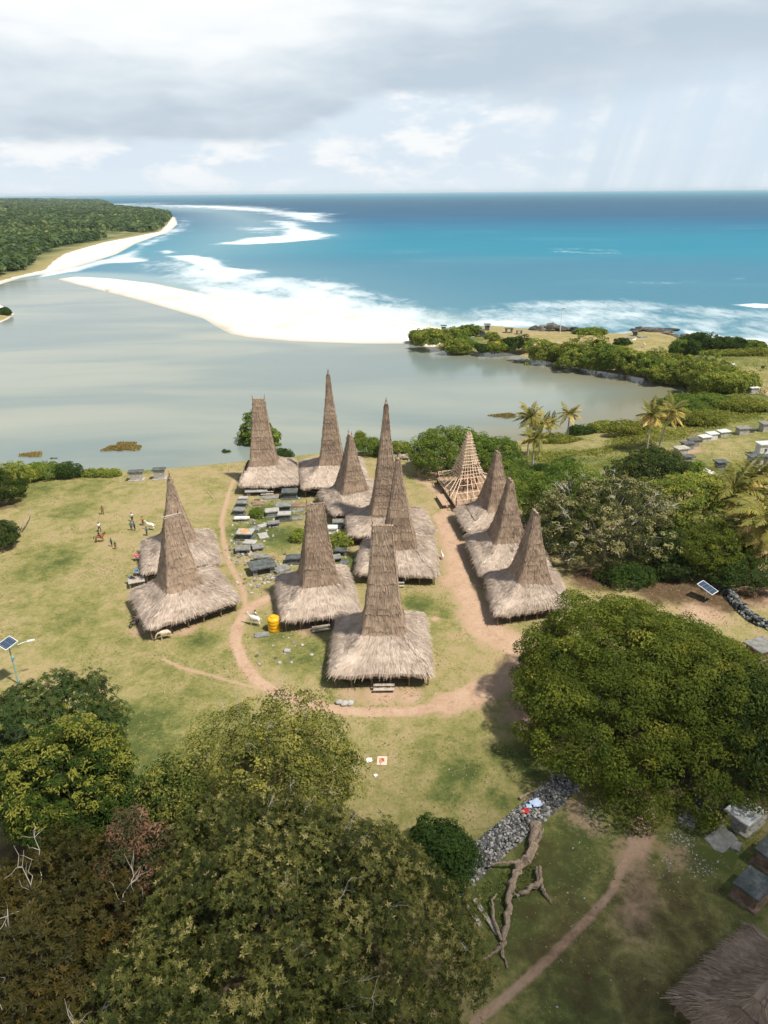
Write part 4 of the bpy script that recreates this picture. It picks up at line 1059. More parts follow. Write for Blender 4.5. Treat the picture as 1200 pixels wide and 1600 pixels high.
root, rng, C, D = tree('tree', 'shadowy brown-green tree with bare pale twigs in the bottom left corner', 'tree', 85, 1500, 4.3, (7.0, 7.6, 4.6), 'leaf_brown', 106, kind='rosette', clump=1.0, K=520, per=14, leaf=.34, wr=.30, low=-.4, amp=.4, tbase=.44, r0=.45)
sel = np.where(D[:, 2] > .35)[0][:14]
bare_twigs(rng, root, C[sel] * 1.0, D[sel] + np.array([0, .2, .3]), 'pale_bark', 8, 2.0, .028)
root, rng, C, D = tree('tree', 'russet flowering tree among the dark trees at the lower left', 'tree', 214, 1375, 5.2, (2.6, 3.4, 3.8), 'leaf_red', 107, clump=.6, K=300, per=44, leaf=.24, wr=.35, low=-.6, amp=.45, tbase=.52, tvar=.22)
tree('tree', 'dark understorey tree under the russet flowering tree', 'tree', 255, 1470, 2.2, (4.2, 5.2, 2.6), 'leaf_deep', 108, clump=.8, K=300, per=46, leaf=.3, low=-.4, tbase=.35)
root, rng, C, D = tree('tree', 'huge rounded rain tree with feathery green crown on the right', 'tree', 1002, 1066, 5.2, (11.4, 9.9, 6.0), 'leaf_big', 109, clump=1.25, K=760, per=160, leaf=.26, wr=.5, low=-.7, amp=.27, tbase=.47, tvar=.17, r0=.7, flat=.45, nb=60, trunk_h=2.4, inner=.40, nl=26)
tree('tree', 'dark right-hand neighbour of the huge rounded tree, cut by the right edge', 'tree', 1178, 1135, 5.0, (5.4, 6.2, 5.0), 'leaf_mango', 110, clump=.75, K=520, per=56, leaf=.26, wr=.5, low=-.4, amp=.3, tbase=.55, tvar=.16, flat=.5)
# trees behind the right row
root, rng, C, D = tree('tree', 'frangipani tree with bare pale branches and yellowish flowers behind the right row of houses', 'tree', 950, 822, 5.2, (8.6, 7.0, 6.0), 'leaf_frangipani', 111, bark='pale_bark', clump=.62, K=950, per=40, leaf=.26, wr=.5, low=-.5, amp=.35, tbase=.36, tvar=.24, nl=40, r0=.2, flat=.6, tip=.35, tip_low=-.4, nb=40)
sel = rng.choice(len(C), 70, replace=False)
bare_twigs(rng, root, C[sel] * 1.02, D[sel] + np.array([0, -.1, .3]), 'twig_bark', 6, 1.3, .038)
tree('tree', 'dark green tree close behind the right row of houses, left of the frangipani', 'tree', 884, 790, 5.2, (6.4, 6.0, 5.2), 'leaf_bush', 112, clump=.9, K=380, per=56, leaf=.34, low=-.6, amp=.35, tbase=.40)
tree('tree', 'grey-green round tree behind the frangipani by the white tombs', 'tree', 1022, 742, 4.6, (6.6, 5.6, 4.4), 'leaf_mango', 113, clump=.9, K=330, per=50, leaf=.36, wr=.5, low=-.5, amp=.3, tbase=.52)
tree('tree', 'layered yellow-green tree between the frangipani and the coconut palms', 'tree', 1073, 790, 5.4, (5.6, 5.0, 4.8), 'leaf_mangrove', 114, clump=.9, K=300, per=52, leaf=.32, low=-.6, amp=.45, tbase=.42, flat=.35)
tree('tree', 'low rounded yellow-green tree under the coconut palms at right', 'tree', 1122, 862, 3.6, (5.2, 4.0, 3.6), 'leaf_big', 115, clump=.8, K=300, per=56, leaf=.28, low=-.5, amp=.35, tbase=.5, flat=.4)
tree('tree', 'dark bush in the gap below the frangipani', 'tree', 1045, 860, 2.4, (3.6, 3.4, 2.6), 'leaf_deep', 116, clump=.8, K=160, per=50, leaf=.3, low=-.4, tbase=.3)
tree('tree', 'dark shrub at the right edge under the palms', 'tree', 1180, 895, 2.0, (6.2, 3.8, 2.6), 'leaf_deep', 117, clump=.7, K=200, per=46, leaf=.28, low=-.3, tbase=.4)
tree('tree', 'wide green tree on the lagoon edge behind the bare bamboo frame', 'tree', 700, 706, 4.2, (7.2, 5.6, 4.6), 'leaf_bush', 118, clump=.9, K=420, per=58, leaf=.34, low=-.6, amp=.3, tbase=.44)
tree('tree', 'rounded green tree right of the bare bamboo frame at the lagoon', 'tree', 768, 716, 3.6, (5.4, 5.0, 3.9), 'leaf_bush', 119, clump=.9, K=280, per=56, leaf=.34, low=-.6, amp=.35, tbase=.36)
tree('tree', 'broad-leaved tree behind the farthest house, on the lagoon edge', 'tree', 405, 684, 4.0, (4.6, 3.4, 3.8), 'leaf_bush', 120, clump=.8, K=190, per=44, leaf=.46, wr=.55, low=-.5, amp=.6, tbase=.44, r0=.2)

SHR = 'shrubs along the lagoon edge of the village'
def bush(label, px, py, h, r3, mat, seed, group=None, name='shrub', cat='shrub', leaf=.3, K=None, per=40, low=-.3, amp=.4, **kw):
    K = K or int(60 + 14 * r3[0] * r3[1])
    return tree(name, label, cat, px, py, h, r3, mat, seed, group=group, nl=6, r0=.12, clump=kw.pop('clump', .7), K=K, per=per, leaf=leaf, low=low, amp=amp, trunk_h=.3, **kw)
bush('small dark shrub alone left of the farthest house on the bank', 354, 713, .9, (.9, .8, 1.0), 'leaf_deep', 201)
bush('low hedge shrub at the foot of the broad-leaved lagoon tree', 440, 712, .8, (2.0, 1.2, .9), 'leaf_deep', 202)
bush('bright bush on the bank between the tallest tower and the slender tower', 577, 700, 1.4, (2.2, 1.8, 1.9), 'leaf_bush', 203)
bush('pointed young tree right behind the tallest tower', 563, 690, 2.0, (1.1, 1.0, 2.4), 'leaf_mangrove', 204)
bush('yellow-green bush on the bank right of the slender tower', 626, 702, 1.3, (2.6, 1.8, 1.6), 'leaf_mangrove', 205)
bush('dark bush beside the thatch heap on the lagoon bank', 598, 705, 1.0, (1.6, 1.4, 1.3), 'leaf_deep', 206)
for i, (x, y, h, r, m, l) in enumerate([
    (20, 742, 1.4, (4.6, 2.2, 1.8), 'leaf_mangrove', 'yellow-green hedge at the left end of the far lawn'),
    (66, 737, 1.2, (3.8, 1.8, 1.5), 'leaf_bush', 'green hedge clump in the middle of the far lawn edge'),
    (104, 738, 1.0, (2.4, 1.6, 1.4), 'leaf_deep', 'dark hedge clump ending the row beside the lagoon'),
    (160, 740, .4, (3.6, .9, .5), 'leaf_mangrove', 'low grassy fringe of leaves left of the two lawn tombs')]):
    bush(l, x, y, h, r, m, 210 + i)
tree('tree', 'yellow-green round tree cut by the left edge on the far lawn', 'tree', 2, 762, 2.6, (3.6, 3.2, 3.2), 'leaf_yellow_tip', 215, clump=.7, K=200, per=46, leaf=.3, tip=.25, low=-.5)
tree('tree', 'dark shrub at the left edge beside the forked dead branch', 'tree', 2, 838, 1.8, (2.2, 2.2, 2.2), 'leaf_mango', 216, clump=.7, K=120, per=44, leaf=.3, low=-.5)
bush('dark glossy shrub at the near end of the stone wall', 690, 1338, 1.4, (2.2, 2.6, 2.0), 'leaf_deep', 217, per=56)
bush('little leafy weed bush in the middle of the tomb yard', 402, 802, .5, (.8, .8, .7), 'leaf_bush', 218, per=26, leaf=.25)
bush('pale leafy weeds at the left side of the water tank house tower', 466, 838, .6, (1.0, 1.3, .8), 'leaf_mangrove', 219, per=22, leaf=.25)
bush('pale leafy weeds between the two middle houses', 531, 846, .8, (1.5, 1.6, 1.0), 'leaf_mangrove', 220, per=24, leaf=.28)
bush('orange flowering bush behind the right row of houses', 795, 745, 1.6, (1.8, 1.6, 1.8), 'leaf_bush', 221, per=44)
bush('low dark shrub in the shade right below the frangipani crown', 985, 900, 1.0, (3.2, 2.0, 1.4), 'leaf_deep', 225)
bush('low leafy shrub between the frangipani and the solar panel', 1052, 892, 1.0, (3.0, 2.0, 1.5), 'leaf_mango', 226)
# hedge of shrubs behind the right row
for i, (x, y, h, r, m, l) in enumerate([
    (815, 755, 1.8, (3.2, 2.6, 2.2), 'leaf_bush', 'leafy shrub between the bamboo frame and the dark trees'),
    (848, 744, 1.5, (2.8, 2.4, 1.8), 'leaf_deep', 'dark shrub behind the middle house of the right row'),
    (885, 737, 1.9, (2.4, 2.2, 2.3), 'leaf_deep', 'dark shrub with a tall tip, left of the round grey-green tree'),
    (1075, 740, 1.8, (2.4, 2.2, 2.0), 'leaf_bush', 'shrub at the foot of the tall tomb pedestal'),
    (790, 778, 1.8, (2.8, 2.6, 2.4), 'leaf_bush', 'shrub touching the back of the right row of houses')]):
    bush(l, x, y, h, r, m, 230 + i, clump=.8, per=46)
# shrubs on the right bank of the lagoon
for i, (x, y, h, r, m, l) in enumerate([
    (905, 676, 1.0, (2.4, 1.6, 1.3), 'leaf_deep', 'lone dark shrub at the water left of the paired palms'),
    (948, 670, 1.0, (4.6, 2.4, 1.4), 'leaf_mangrove', 'wide shrub bank left of the paired palms'),
    (985, 672, 1.2, (5.0, 2.6, 1.6), 'scrub', 'pale low scrub mound in front of the paired palms'),
    (870, 690, .9, (5.0, 2.4, 1.1), 'scrub', 'pale low scrub mound under the three lagoon palms'),
    (1060, 640, 2.2, (6.0, 4.0, 3.0), 'leaf_bush', 'dense green shrub right of the paired palms at the lagoon corner'),
    (1110, 628, 1.2, (6.0, 3.6, 1.8), 'leaf_bush', 'wide dark shrub inland of the lagoon corner'),
    (1165, 634, 1.0, (6.0, 3.4, 1.4), 'scrub', 'long pale green thicket beside the blue-white tomb'),
    (1095, 655, 1.2, (6.0, 3.0, 1.7), 'scrub', 'yellowish thicket above the line of tombs')]):
    bush(l, x, y, h, r, m, 240 + i, clump=.9, per=36, leaf=.4)
# mangroves of the far bank
MG = 'mangrove bushes on the far bank of the lagoon'
for i, (x, y, h, r, m, l) in enumerate([
    (656, 528, 2.2, (3.6, 4, 2.8), 'leaf_mangrove', 'yellowish mangrove bush at the very tip of the spit beside the sand bar'),
    (682, 527, 3.2, (6.2, 5, 3.8), 'leaf_mangrove', 'large mangrove bush near the tip of the spit'),
    (717, 543, 1.6, (4.2, 3, 2.2), 'leaf_mangrove', 'low mangrove bush right of the large one on the spit'),
    (727, 536, 1.4, (3.4, 3, 1.9), 'leaf_bush', 'dark low bush on the spit beneath the dark pedestal tombs'),
    (757, 545, 1.1, (3.0, 2.4, 1.5), 'leaf_deep', 'small dark bush at the water under the single spit tree'),
    (775, 545, 1.4, (4.0, 3, 1.8), 'leaf_mangrove', 'pale bush at the water right of the single spit tree'),
    (803, 538, 1.6, (4.4, 3, 2.2), 'leaf_deep', 'dark green bush above the little sandy cove'),
    (855, 553, 3.2, (6.2, 5, 4.2), 'leaf_mangrove', 'big yellow-green mangrove right of the cove'),
    (882, 556, 2.0, (4.2, 4, 3.0), 'leaf_bush', 'dark mangrove gap bush, second from the cove'),
    (907, 556, 3.4, (6.0, 5, 4.4), 'leaf_mangrove', 'tall mangrove in the middle of the far bank'),
    (932, 566, 2.6, (4.8, 4, 3.4), 'leaf_mangrove', 'mangrove under the first umbrella tree of the far bank'),
    (957, 562, 3.4, (5.2, 5, 4.4), 'leaf_bush', 'tall dark mangrove between the two umbrella trees'),
    (990, 566, 3.2, (5.6, 5, 4.0), 'leaf_mangrove', 'pale mangrove right of the umbrella trees'),
    (1018, 573, 2.8, (5.4, 4, 3.6), 'leaf_bush', 'mangrove at the bend of the far bank'),
    (1055, 585, 3.2, (7.4, 5, 4.2), 'leaf_mangrove', 'broad mangrove before the lagoon corner'),
    (1098, 585, 3.2, (7.0, 5, 4.0), 'leaf_mangrove', 'yellow-green crown behind the broad mangrove'),
    (1128, 597, 3.6, (8.6, 6, 4.6), 'leaf_mangrove', 'largest rounded thicket at the lagoon corner'),
    (1045, 562, 1.2, (4.6, 3, 1.5), 'scrub', 'yellow low bush behind the bend of the far bank')]):
    bush(l, x, y, h * .8, (r[0], r[1] * .8, r[2] * .82), m, 260 + i, group=MG, clump=.95, per=30, leaf=.6, low=-.6, amp=.75, nb=40)
for i, (x, y, h, r, m, l) in enumerate([
    (734, 517, 1.6, (4.4, 3, 2.0), 'leaf_bush', 'round green bush on the seaward edge of the spit'),
    (714, 521, 1.6, (3.4, 3, 2.0), 'leaf_bush', 'bush between the tip pedestal tomb and the round green bush'),
    (921, 518, 1.0, (5.2, 2.4, 1.2), 'leaf_bush', 'flat green bush on the seaward edge of the headland meadow'),
    (1087, 533, 2.0, (4.4, 3, 2.6), 'leaf_deep', 'dark beach bush right of the rock point'),
    (1106, 538, 1.8, (4.0, 3, 2.4), 'leaf_deep', 'dark beach bush beside the bare pale tree'),
    (1143, 538, 1.8, (6.0, 3, 2.2), 'leaf_deep', 'wide beach bush right of the bare pale tree'),
    (1179, 540, 1.4, (4.0, 2.4, 1.6), 'leaf_bush', 'last beach bush at the right on the shore'),
    (1062, 545, 2.6, (3.2, 3, 3.0), 'leaf_bush', 'palm-like dark bush left of the beach bushes'),
    (1076, 547, 2.4, (3.0, 3, 2.8), 'leaf_deep', 'second dark palm-like bush left of the beach bushes'),
    (1160, 551, .6, (12, 3, .7), 'scrub', 'long strip of yellow scrub on the meadow at right')]):
    bush(l, x, y, h, r, m, 290 + i, clump=.8, per=26, leaf=.55, low=-.5, amp=.7)
bush('bare pale bush between the dark beach bushes', 1121, 537, 1.6, (2.6, 2.2, 2.4), 'leaf_frangipani', 301, per=8, leaf=.4, low=-.5)
for i, (x, y, l) in enumerate([(769, 527, 'single little tree standing on the spit'), (936, 541, 'left umbrella-shaped tree of the far meadow'), (974, 537, 'right umbrella-shaped tree of the far meadow')]):
    tree('umbrella_tree', l, 'tree', x, y, 4.0, (2.6, 2.4, 1.6), 'leaf_deep' if i else 'leaf_mangrove', 305 + i, clump=.7, K=70, per=34, leaf=.5, low=-.3, r0=.25, nl=5, trunk_h=3.2)
bush('low dark bush on the little islet at the left edge', 6, 488, .9, (3.0, 3, 1.6), 'leaf_deep', 310, leaf=.7, clump=1.0)

# coconut palms
def palm(label, px, py, h, seed, nf=20, fl=3.6, lean=(0, 0), dry=.3, wind=(-.5, .25), group='coconut palms', hang=.9):
    rng = np.random.default_rng(seed)
    g = gat(px, py); root = thing('coconut_palm', label, 'palm tree', g, 0, group)
    b = MB(); top = np.array([lean[0], lean[1], h]); P = [np.array([lean[0] * t ** 2, lean[1] * t ** 2, -.3 + (h + .3) * t]) for t in np.linspace(0, 1, 8)]
    b.tube(P, np.linspace(.24, .13, 8), 7); b.build('trunk', M['pale_bark'], root)
    b = MB()
    for k in range(nf):
        az = k * 2.39996 + rng.normal(0, .2); el = 1.15 - 1.75 * (k / nf) + rng.normal(0, .12); L = fl * rng.uniform(.85, 1.12)
        d = np.array([math.cos(az) * math.cos(el), math.sin(az) * math.cos(el), math.sin(el)])
        n = 15; p = top.copy(); pts = [p.copy()]
        for i in range(n):
            d = d + np.array([wind[0], wind[1], -hang]) * (L / n) * .16 * (1 + 1.6 * i / n); d /= np.linalg.norm(d); p = p + d * L / n; pts.append(p.copy())
        pts = np.array(pts); b.tube(pts[::3], np.linspace(.05, .015, len(pts[::3])), 4, cap=False, tint=.8)
        tb = np.clip(rng.normal(.30 + dry * (k / nf), .12), 0, 1)
        for i in range(1, n + 1):
            for q in (0, .5):
                base = pts[i - 1] * (1 - q) + pts[i] * q; tg = norm_(pts[i] - pts[i - 1]); sd = norm_(np.cross(tg, np.array([0, 0, 1.])) + 1e-6)
                w = .95 * math.sin(math.pi * min(.12 + .88 * (i - .5 + q) / n, .96)) * fl / 3.6
                for s in (-1, 1):
                    a = norm_(sd * s * .85 + tg * .55 + np.array([0, 0, -.38]) + rng.normal(0, .08, 3) + np.array([wind[0], wind[1], 0]) * .25)
                    nr = norm_(np.cross(a, tg) * s)
                    leaf_quads(b, base[None], a[None], norm_(np.cross(nr, a))[None], nr[None], [w], [.13 * fl / 3.6 * 1.25], np.clip(tb + rng.normal(0, .07), 0, 1), .0)
    b.build('crown', M['palm_leaf'], root)
    b = MB()
    for _ in range(6): b.rock(top + rng.normal(0, .2, 3) + [0, 0, -.25], (.15, .15, .18), rng, .05, .4)
    b.build('coconut', M['leaf_mangrove'], root)
    return root
palm('tallest and leftmost of the lagoon palms, wind-blown, right of the green lagoon trees', 824, 716, 9.6, 401, 24, 4.2, wind=(-.6, .1))
palm('lower palm leaning in front of the tallest lagoon palm', 832, 726, 6.0, 402, 20, 3.8, wind=(-.6, .1))
palm('slim small palm between the tallest lagoon palm and the lone right one', 858, 694, 5.6, 403, 16, 3.2, dry=.5, wind=(-.5, .1))
palm('lagoon palm half hidden at the tallest palm, right side', 842, 712, 7.4, 413, 18, 3.8, dry=.45, wind=(-.5, .1))
palm('lone right palm of the lagoon group against the water', 886, 688, 7.0, 404, 18, 3.8, dry=.6, wind=(.4, .1))
palm('tall dry-fronded palm, left one of the pair by the tomb field', 1010, 706, 8.6, 405, 24, 4.4, dry=.75, wind=(-.2, .1))
palm('right palm of the pair by the tomb field, with bleached fronds', 1029, 704, 8.8, 406, 20, 4.6, lean=(2.0, 1.0), dry=.8, wind=(.3, .1))
palm('big drooping palm beside the layered tree at right', 1130, 838, 8.2, 407, 30, 6.4, dry=.5, wind=(-.3, .0))
palm('drooping palm near the right edge with golden lower fronds', 1178, 896, 8.6, 408, 30, 6.6, dry=.75, wind=(-.35, .0))
palm('palm right behind the big drooping palm, below the tombs', 1165, 800, 6.6, 409, 26, 5.6, dry=.4, wind=(-.3, .0))
palm('short palm between the drooping palms', 1150, 880, 5.4, 410, 24, 5.2, dry=.6, wind=(-.3, .0))
palm('palm cut by the right edge below the tombs', 1205, 842, 7.2, 411, 26, 5.8, dry=.5, wind=(-.3, .0))

# low scrub covering the field between the lagoon and the tombs: nobody could count it
def scrub():
    rng = np.random.default_rng(500); b = MB()
    def patch(poly, dens, lf, h, tb):
        P = np.array([gat(x, y)[:2] for x, y in poly]); lo, hi = P.min(0), P.max(0); n = int((hi - lo).prod() * dens)
        q = rng.uniform(lo, hi, (n, 2)); d = sdist(q[:, 0], q[:, 1], list(P)); pn = wob(q[:, 0], q[:, 1], 2.6, .4) + .7 * wob(q[:, 0], q[:, 1], 1.1, 1.9)
        keep = (d > 0) & (pn + smooth01(d / 3) * .9 > .15); q = q[keep]; pn = pn[keep]; z = Hgt(q[:, 0], q[:, 1])
        k = len(q); c = np.column_stack([q, z + rng.uniform(0, h, k) * np.clip(.5 + pn * .5, .15, 1.2)])
        nr = norm_(np.array([0, 0, .7]) + rng.normal(size=(k, 3)) * .5); a, s = frame(nr, rng); L = lf * rng.uniform(.7, 1.4, k)
        leaf_quads(b, c, a, s, nr, L, L * .5, np.clip(tb + .14 * wob(q[:, 0], q[:, 1], 5.0, .9) + rng.normal(0, .12, k), 0, 1))
    patch([(800, 712), (850, 700), (900, 690), (950, 676), (1000, 664), (1060, 645), (1120, 640), (1190, 640), (1200, 655), (1120, 672), (1060, 688), (1000, 700), (930, 712), (860, 724)], 16, .42, .9, .55)
    patch([(810, 730), (900, 712), (1000, 704), (1060, 690), (1060, 735), (900, 738), (840, 745)], 8, .34, .4, .60)
    patch([(1060, 725), (1210, 720), (1210, 760), (1060, 760)], 5, .32, .4, .58)
    patch([(1090, 700), (1160, 690), (1180, 700), (1160, 720), (1100, 715)], 2.0, .3, .25, .5)
    patch([(1060, 684), (1210, 655), (1210, 668), (1080, 690)], 6, .36, .4, .62)
    patch([(1060, 620), (1200, 605), (1200, 650), (1080, 650)], 6, .45, .9, .48)
    patch([(735, 1420), (790, 1310), (830, 1300), (840, 1400), (800, 1500), (770, 1560), (740, 1500)], 26, .22, .25, .22)
    patch([(1130, 640), (1240, 600), (1240, 560), (1120, 556), (1060, 556), (1100, 580)], 1.5, .45, .25, .55)
    o = b.build('low_scrub', M['scrub']); tag(o, 'yellow-green low scrub and weeds spreading over the field and behind the fallen tree', 'scrub', kind='stuff')
scrub()
def marsh(label, px, py, rx, ry, seed, mat='dry_grass', n=2600):
    rng = np.random.default_rng(seed); b = MB(); c = at(px, py, SEA_Z)
    r = np.sqrt(rng.random(n)); th = rng.uniform(0, 6.28, n); rr = r * (1 + .25 * np.sin(3 * th + seed) + .15 * np.sin(7 * th))
    p = np.column_stack([rr * np.cos(th) * rx, rr * np.sin(th) * ry, np.zeros(n)]); nr = norm_(np.array([0, 0, .3]) + rng.normal(size=(n, 3)) * .5); a = norm_(np.array([0, 0, 1]) + rng.normal(size=(n, 3)) * .35); s = norm_(np.cross(a, nr))
    leaf_quads(b, p, a, s, nr, rng.uniform(.3, .9, n) * (1.1 - r * .6), rng.uniform(.15, .3, n), np.clip(rng.normal(.5, .25, n), 0, 1))
    root = thing('marsh_grass', label, 'grass', (c[0], c[1], SEA_Z), 0, 'grass islets in the lagoon'); b.build('grass_tuft', M[mat], root)
    b = MB()
    for _ in range(40):
        th_ = rng.uniform(0, 6.28); q = rng.uniform(0, .85) ; b.rock((math.cos(th_) * rx * q, math.sin(th_) * ry * q, -.05), (rx * .16, ry * .16, .14), rng)
    b.build('mud_bank', M['rust_stone'], root)
marsh('larger tawny grass islet in the lagoon near the lawn', 193, 699, 4.2, 3.2, 3)
marsh('small tawny grass islet at left in the lagoon', 50, 711, 2.6, 1.6, 4, n=900)
marsh('thin yellow grass strip in the water behind the lagoon palms', 788, 650, 3.4, 2.0, 5, n=1200)
marsh('tawny grass patch on the tip of the sand bar', 178, 452, 6.5, 9, 6, n=900)

# far forest on the headland across the lagoon: one mass
def forest():
    rng = np.random.default_rng(600); b = MB()
    N = 30000
    D = np.exp(rng.uniform(math.log(560), math.log(7500), N)); az = rng.uniform(-33, -10, N)
    X = D * np.sin(np.radians(az)); Y = D * np.cos(np.radians(az))
    d = sdist(X, Y, VEG); bw = np.interp(Y, [500, 650, 850, 1000, 1300, 2200, 4000], [10, 18, 36, 16, 6, 6, 6])
    cl = wob(X, Y, 120.0, .5) + .6 * wob(X, Y, 47.0, 1.4)
    keep = (d > bw * (.85 + .3 * rng.random(N))) & (cl + rng.normal(0, .2, N) > -.70)
    X, Y, D, d, cl = X[keep], Y[keep], D[keep], d[keep], cl[keep]
    print('forest crowns', len(X))
    keep = rng.random(len(X)) < min(1, 11000 / len(X)); X, Y, D, cl = X[keep], Y[keep], D[keep], cl[keep]
    Z = Hgt(X, Y); n = len(X); m = 26
    r = (2.6 + D / 420) * rng.uniform(.5, 1.6, n)
    idx = np.repeat(np.arange(n), m); k = len(idx)
    dd = norm_(rng.normal(size=(k, 3))); dd[:, 2] = np.abs(dd[:, 2]) * 1.1 - .25
    hh = np.minimum(r, 7.0 + r * .12)
    c = np.column_stack([X, Y, Z + hh * .75])[idx] + dd * np.column_stack([r, r, hh * .85])[idx] * rng.uniform(.75, 1.05, (k, 1))
    nr = norm_(dd + np.array([0, 0, .4]) + rng.normal(size=(k, 3)) * .35); a, s = frame(nr, rng); L = r[idx] * rng.uniform(.65, 1.05, k)
    tt = np.clip(.45 + .18 * wob(X, Y, 90.0, 2.) + rng.normal(0, .2, n), 0, 1)
    leaf_quads(b, c - a * L[:, None] * .5, a, s, nr, L, L * .75, np.clip(tt[idx] + rng.normal(0, .08, k), 0, 1))
    o = b.build('forest', M['forest']); tag(o, 'dense green forest covering the far headland across the lagoon', 'forest', kind='stuff')
forest()

def tufts():
    rng = np.random.default_rng(900); b = MB(); n = 110000
    Y = rng.uniform(28, 138, n); X = rng.uniform(-1, 1, n) * (22 + Y * .52); keep = (sdist(X, Y, MAIN) > 6)
    pn = wob(X, Y, 3.1, .2) + wob(X, Y, 1.3, 1.7) + .8 * wob(X, Y, 9.0, 2.9); keep &= pn + rng.normal(0, .5, n) > -.1; keep &= rng.random(n) < np.clip((Y - 25) / 45, .12, 1)
    for h in HOUSES:
        keep &= np.hypot(X - h.location.x, Y - h.location.y) > 5.6
    # no grass on the trodden paths
    for pts, w in PATHS: keep &= seg_dist(X, Y, pts, closed=False) > w * .9
    X, Y, pn = X[keep], Y[keep], pn[keep]; k = len(X)
    c = np.column_stack([X, Y, Hgt(X, Y) - .02]); nr = norm_(np.array([0, 0, 1]) + rng.normal(size=(k, 3)) * .35); a, s = frame(nr, rng)
    c[:, 2] += .03; L = rng.uniform(.07, .20, k) * (1 + .3 * pn); leaf_quads(b, c, a, s, nr, np.clip(L, .05, .35), rng.uniform(.10, .24, k), np.clip(.42 + .16 * pn + rng.normal(0, .16, k), 0, 1))
    o = b.build('grass_tufts', M['lawn_tuft']); tag(o, 'short grass tufts growing all over the village lawn', 'grass', kind='stuff')
M['lawn_tuft'] = leaf_mat('lawn_tufts', [(0, (.36, .28, .14)), (.4, (.29, .24, .10)), (.7, (.19, .185, .06)), (1, (.12, .14, .04))])
tufts()
# ------------------------------------------------------------------ stone tombs
def slab_mesh(b, w, d, h, z0, rng, jit=.06, bevel=.05, tilt=(0, 0), off=(0, 0), rz=0.0, tint=None, nside=12):
    """roughly rectangular stone slab with uneven edges"""
    th = np.linspace(0, 2 * math.pi, nside, endpoint=False) + .26
    c, s = np.cos(th), np.sin(th); m = np.maximum(np.abs(c), np.abs(s)); P = np.stack([c / m * w / 2, s / m * d / 2], 1) * .97
    P *= 1 + rng.uniform(-jit, jit, (nside, 1))
    R = np.array([[math.cos(rz), -math.sin(rz)], [math.sin(rz), math.cos(rz)]])
    def lev(P, z):
        q = P @ R.T
        return np.column_stack([q + np.asarray(off), z + q[:, 0] * tilt[0] + q[:, 1] * tilt[1]])
    k = 1 - bevel / max(min(w, d) / 2, .1)
    rings = [lev(P * k, np.full(nside, z0)), lev(P, np.full(nside, z0 + min(bevel, h * .3))), lev(P * (1 + rng.uniform(-.01, .01, (nside, 1))), np.full(nside, z0 + h - min(bevel, h * .3))), lev(P * k, np.full(nside, z0 + h) + rng.normal(0, .012, nside))]
    V = np.concatenate(rings); Fq = []
    for r in range(3):
        for j in range(nside):
            j2 = (j + 1) % nside; Fq.append([r * nside + j, r * nside + j2, (r + 1) * nside + j2, (r + 1) * nside + j])
    base = b.n; b.add(V, Fq, tint=tint)
    b.ng.append((list(range(base + nside - 1, base - 1, -1)), .5)); b.ng.append((list(range(base + 3 * nside, base + 4 * nside)), .5 if tint is None else tint))

TG = 'stone tombs'
TOMBS = 0
def tomb(label, px, py, w, d, h, kind, cap_m, base_m, rz=0.0, group=TG, capt=.28, over=1.25, window=False, tilt=(0, 0)):
    global TOMBS
    TOMBS += 1; rng = np.random.default_rng(700 + TOMBS); rz = R_(rz)
    g = gat(px, py); name = {'box': 'box_tomb', 'dolmen': 'dolmen_tomb', 'pedestal': 'pedestal_tomb', 'slab': 'stone_slab'}[kind]
    if kind == 'slab':
        b = MB(); slab_mesh(b, w, d, h, -.06, rng, .12, .05, tilt, rz=rz)
        o = b.build(name, M[cap_m]); o.location = tuple(g); return tag(o, label, 'stone slab', group)
    root = thing(name, label, 'tomb', g, rz, group)
    if kind == 'box':
        b = MB(); slab_mesh(b, w * 1.06, d * 1.06, .22 + .1, -.1, rng, .015, .03); b.build('plinth', M[base_m], root)
        b = MB(); slab_mesh(b, w / over, d / over, h - capt - .22, .22, rng, .012, .03); b.build('chamber', M[base_m], root)
    elif kind == 'dolmen':
        for sx in (-1, 1):
            for sy in (-1, 1):
                b = MB(); slab_mesh(b, .34 * w / 2, .34 * d / 2, h - capt + .15, -.15, rng, .06, .04, off=(sx * w * .32, sy * d * .30)); b.build('leg', M[base_m], root)
        b = MB()
        for _ in range(7): b.rock((rng.uniform(-.4, .4) * w, rng.uniform(-.45, .45) * d, .05), (rng.uniform(.15, .3), rng.uniform(.15, .3), .15), rng)
        b.build('rubble_footing', M['rubble'], root)
    else:
        b = MB(); slab_mesh(b, w * .62, d * .62, h * .62, -.1, rng, .02, .03); b.build('pedestal', M[base_m], root)
        b = MB(); slab_mesh(b, w * .75, d * .75, h * .2, h * .52, rng, .03, .03); b.build('collar', M[base_m], root)
    b = MB(); slab_mesh(b, w, d, capt, h - capt, rng, .03, .06, tilt); b.build('capstone', M[cap_m], root)
    if window:
        b = MB(); b.box((0, -d / over / 2 - .02, h * .45), (.5, .05, .6)); b.build('niche', M['stone_dark'], root)
    return root
YG = 'stone tombs in the village yard'
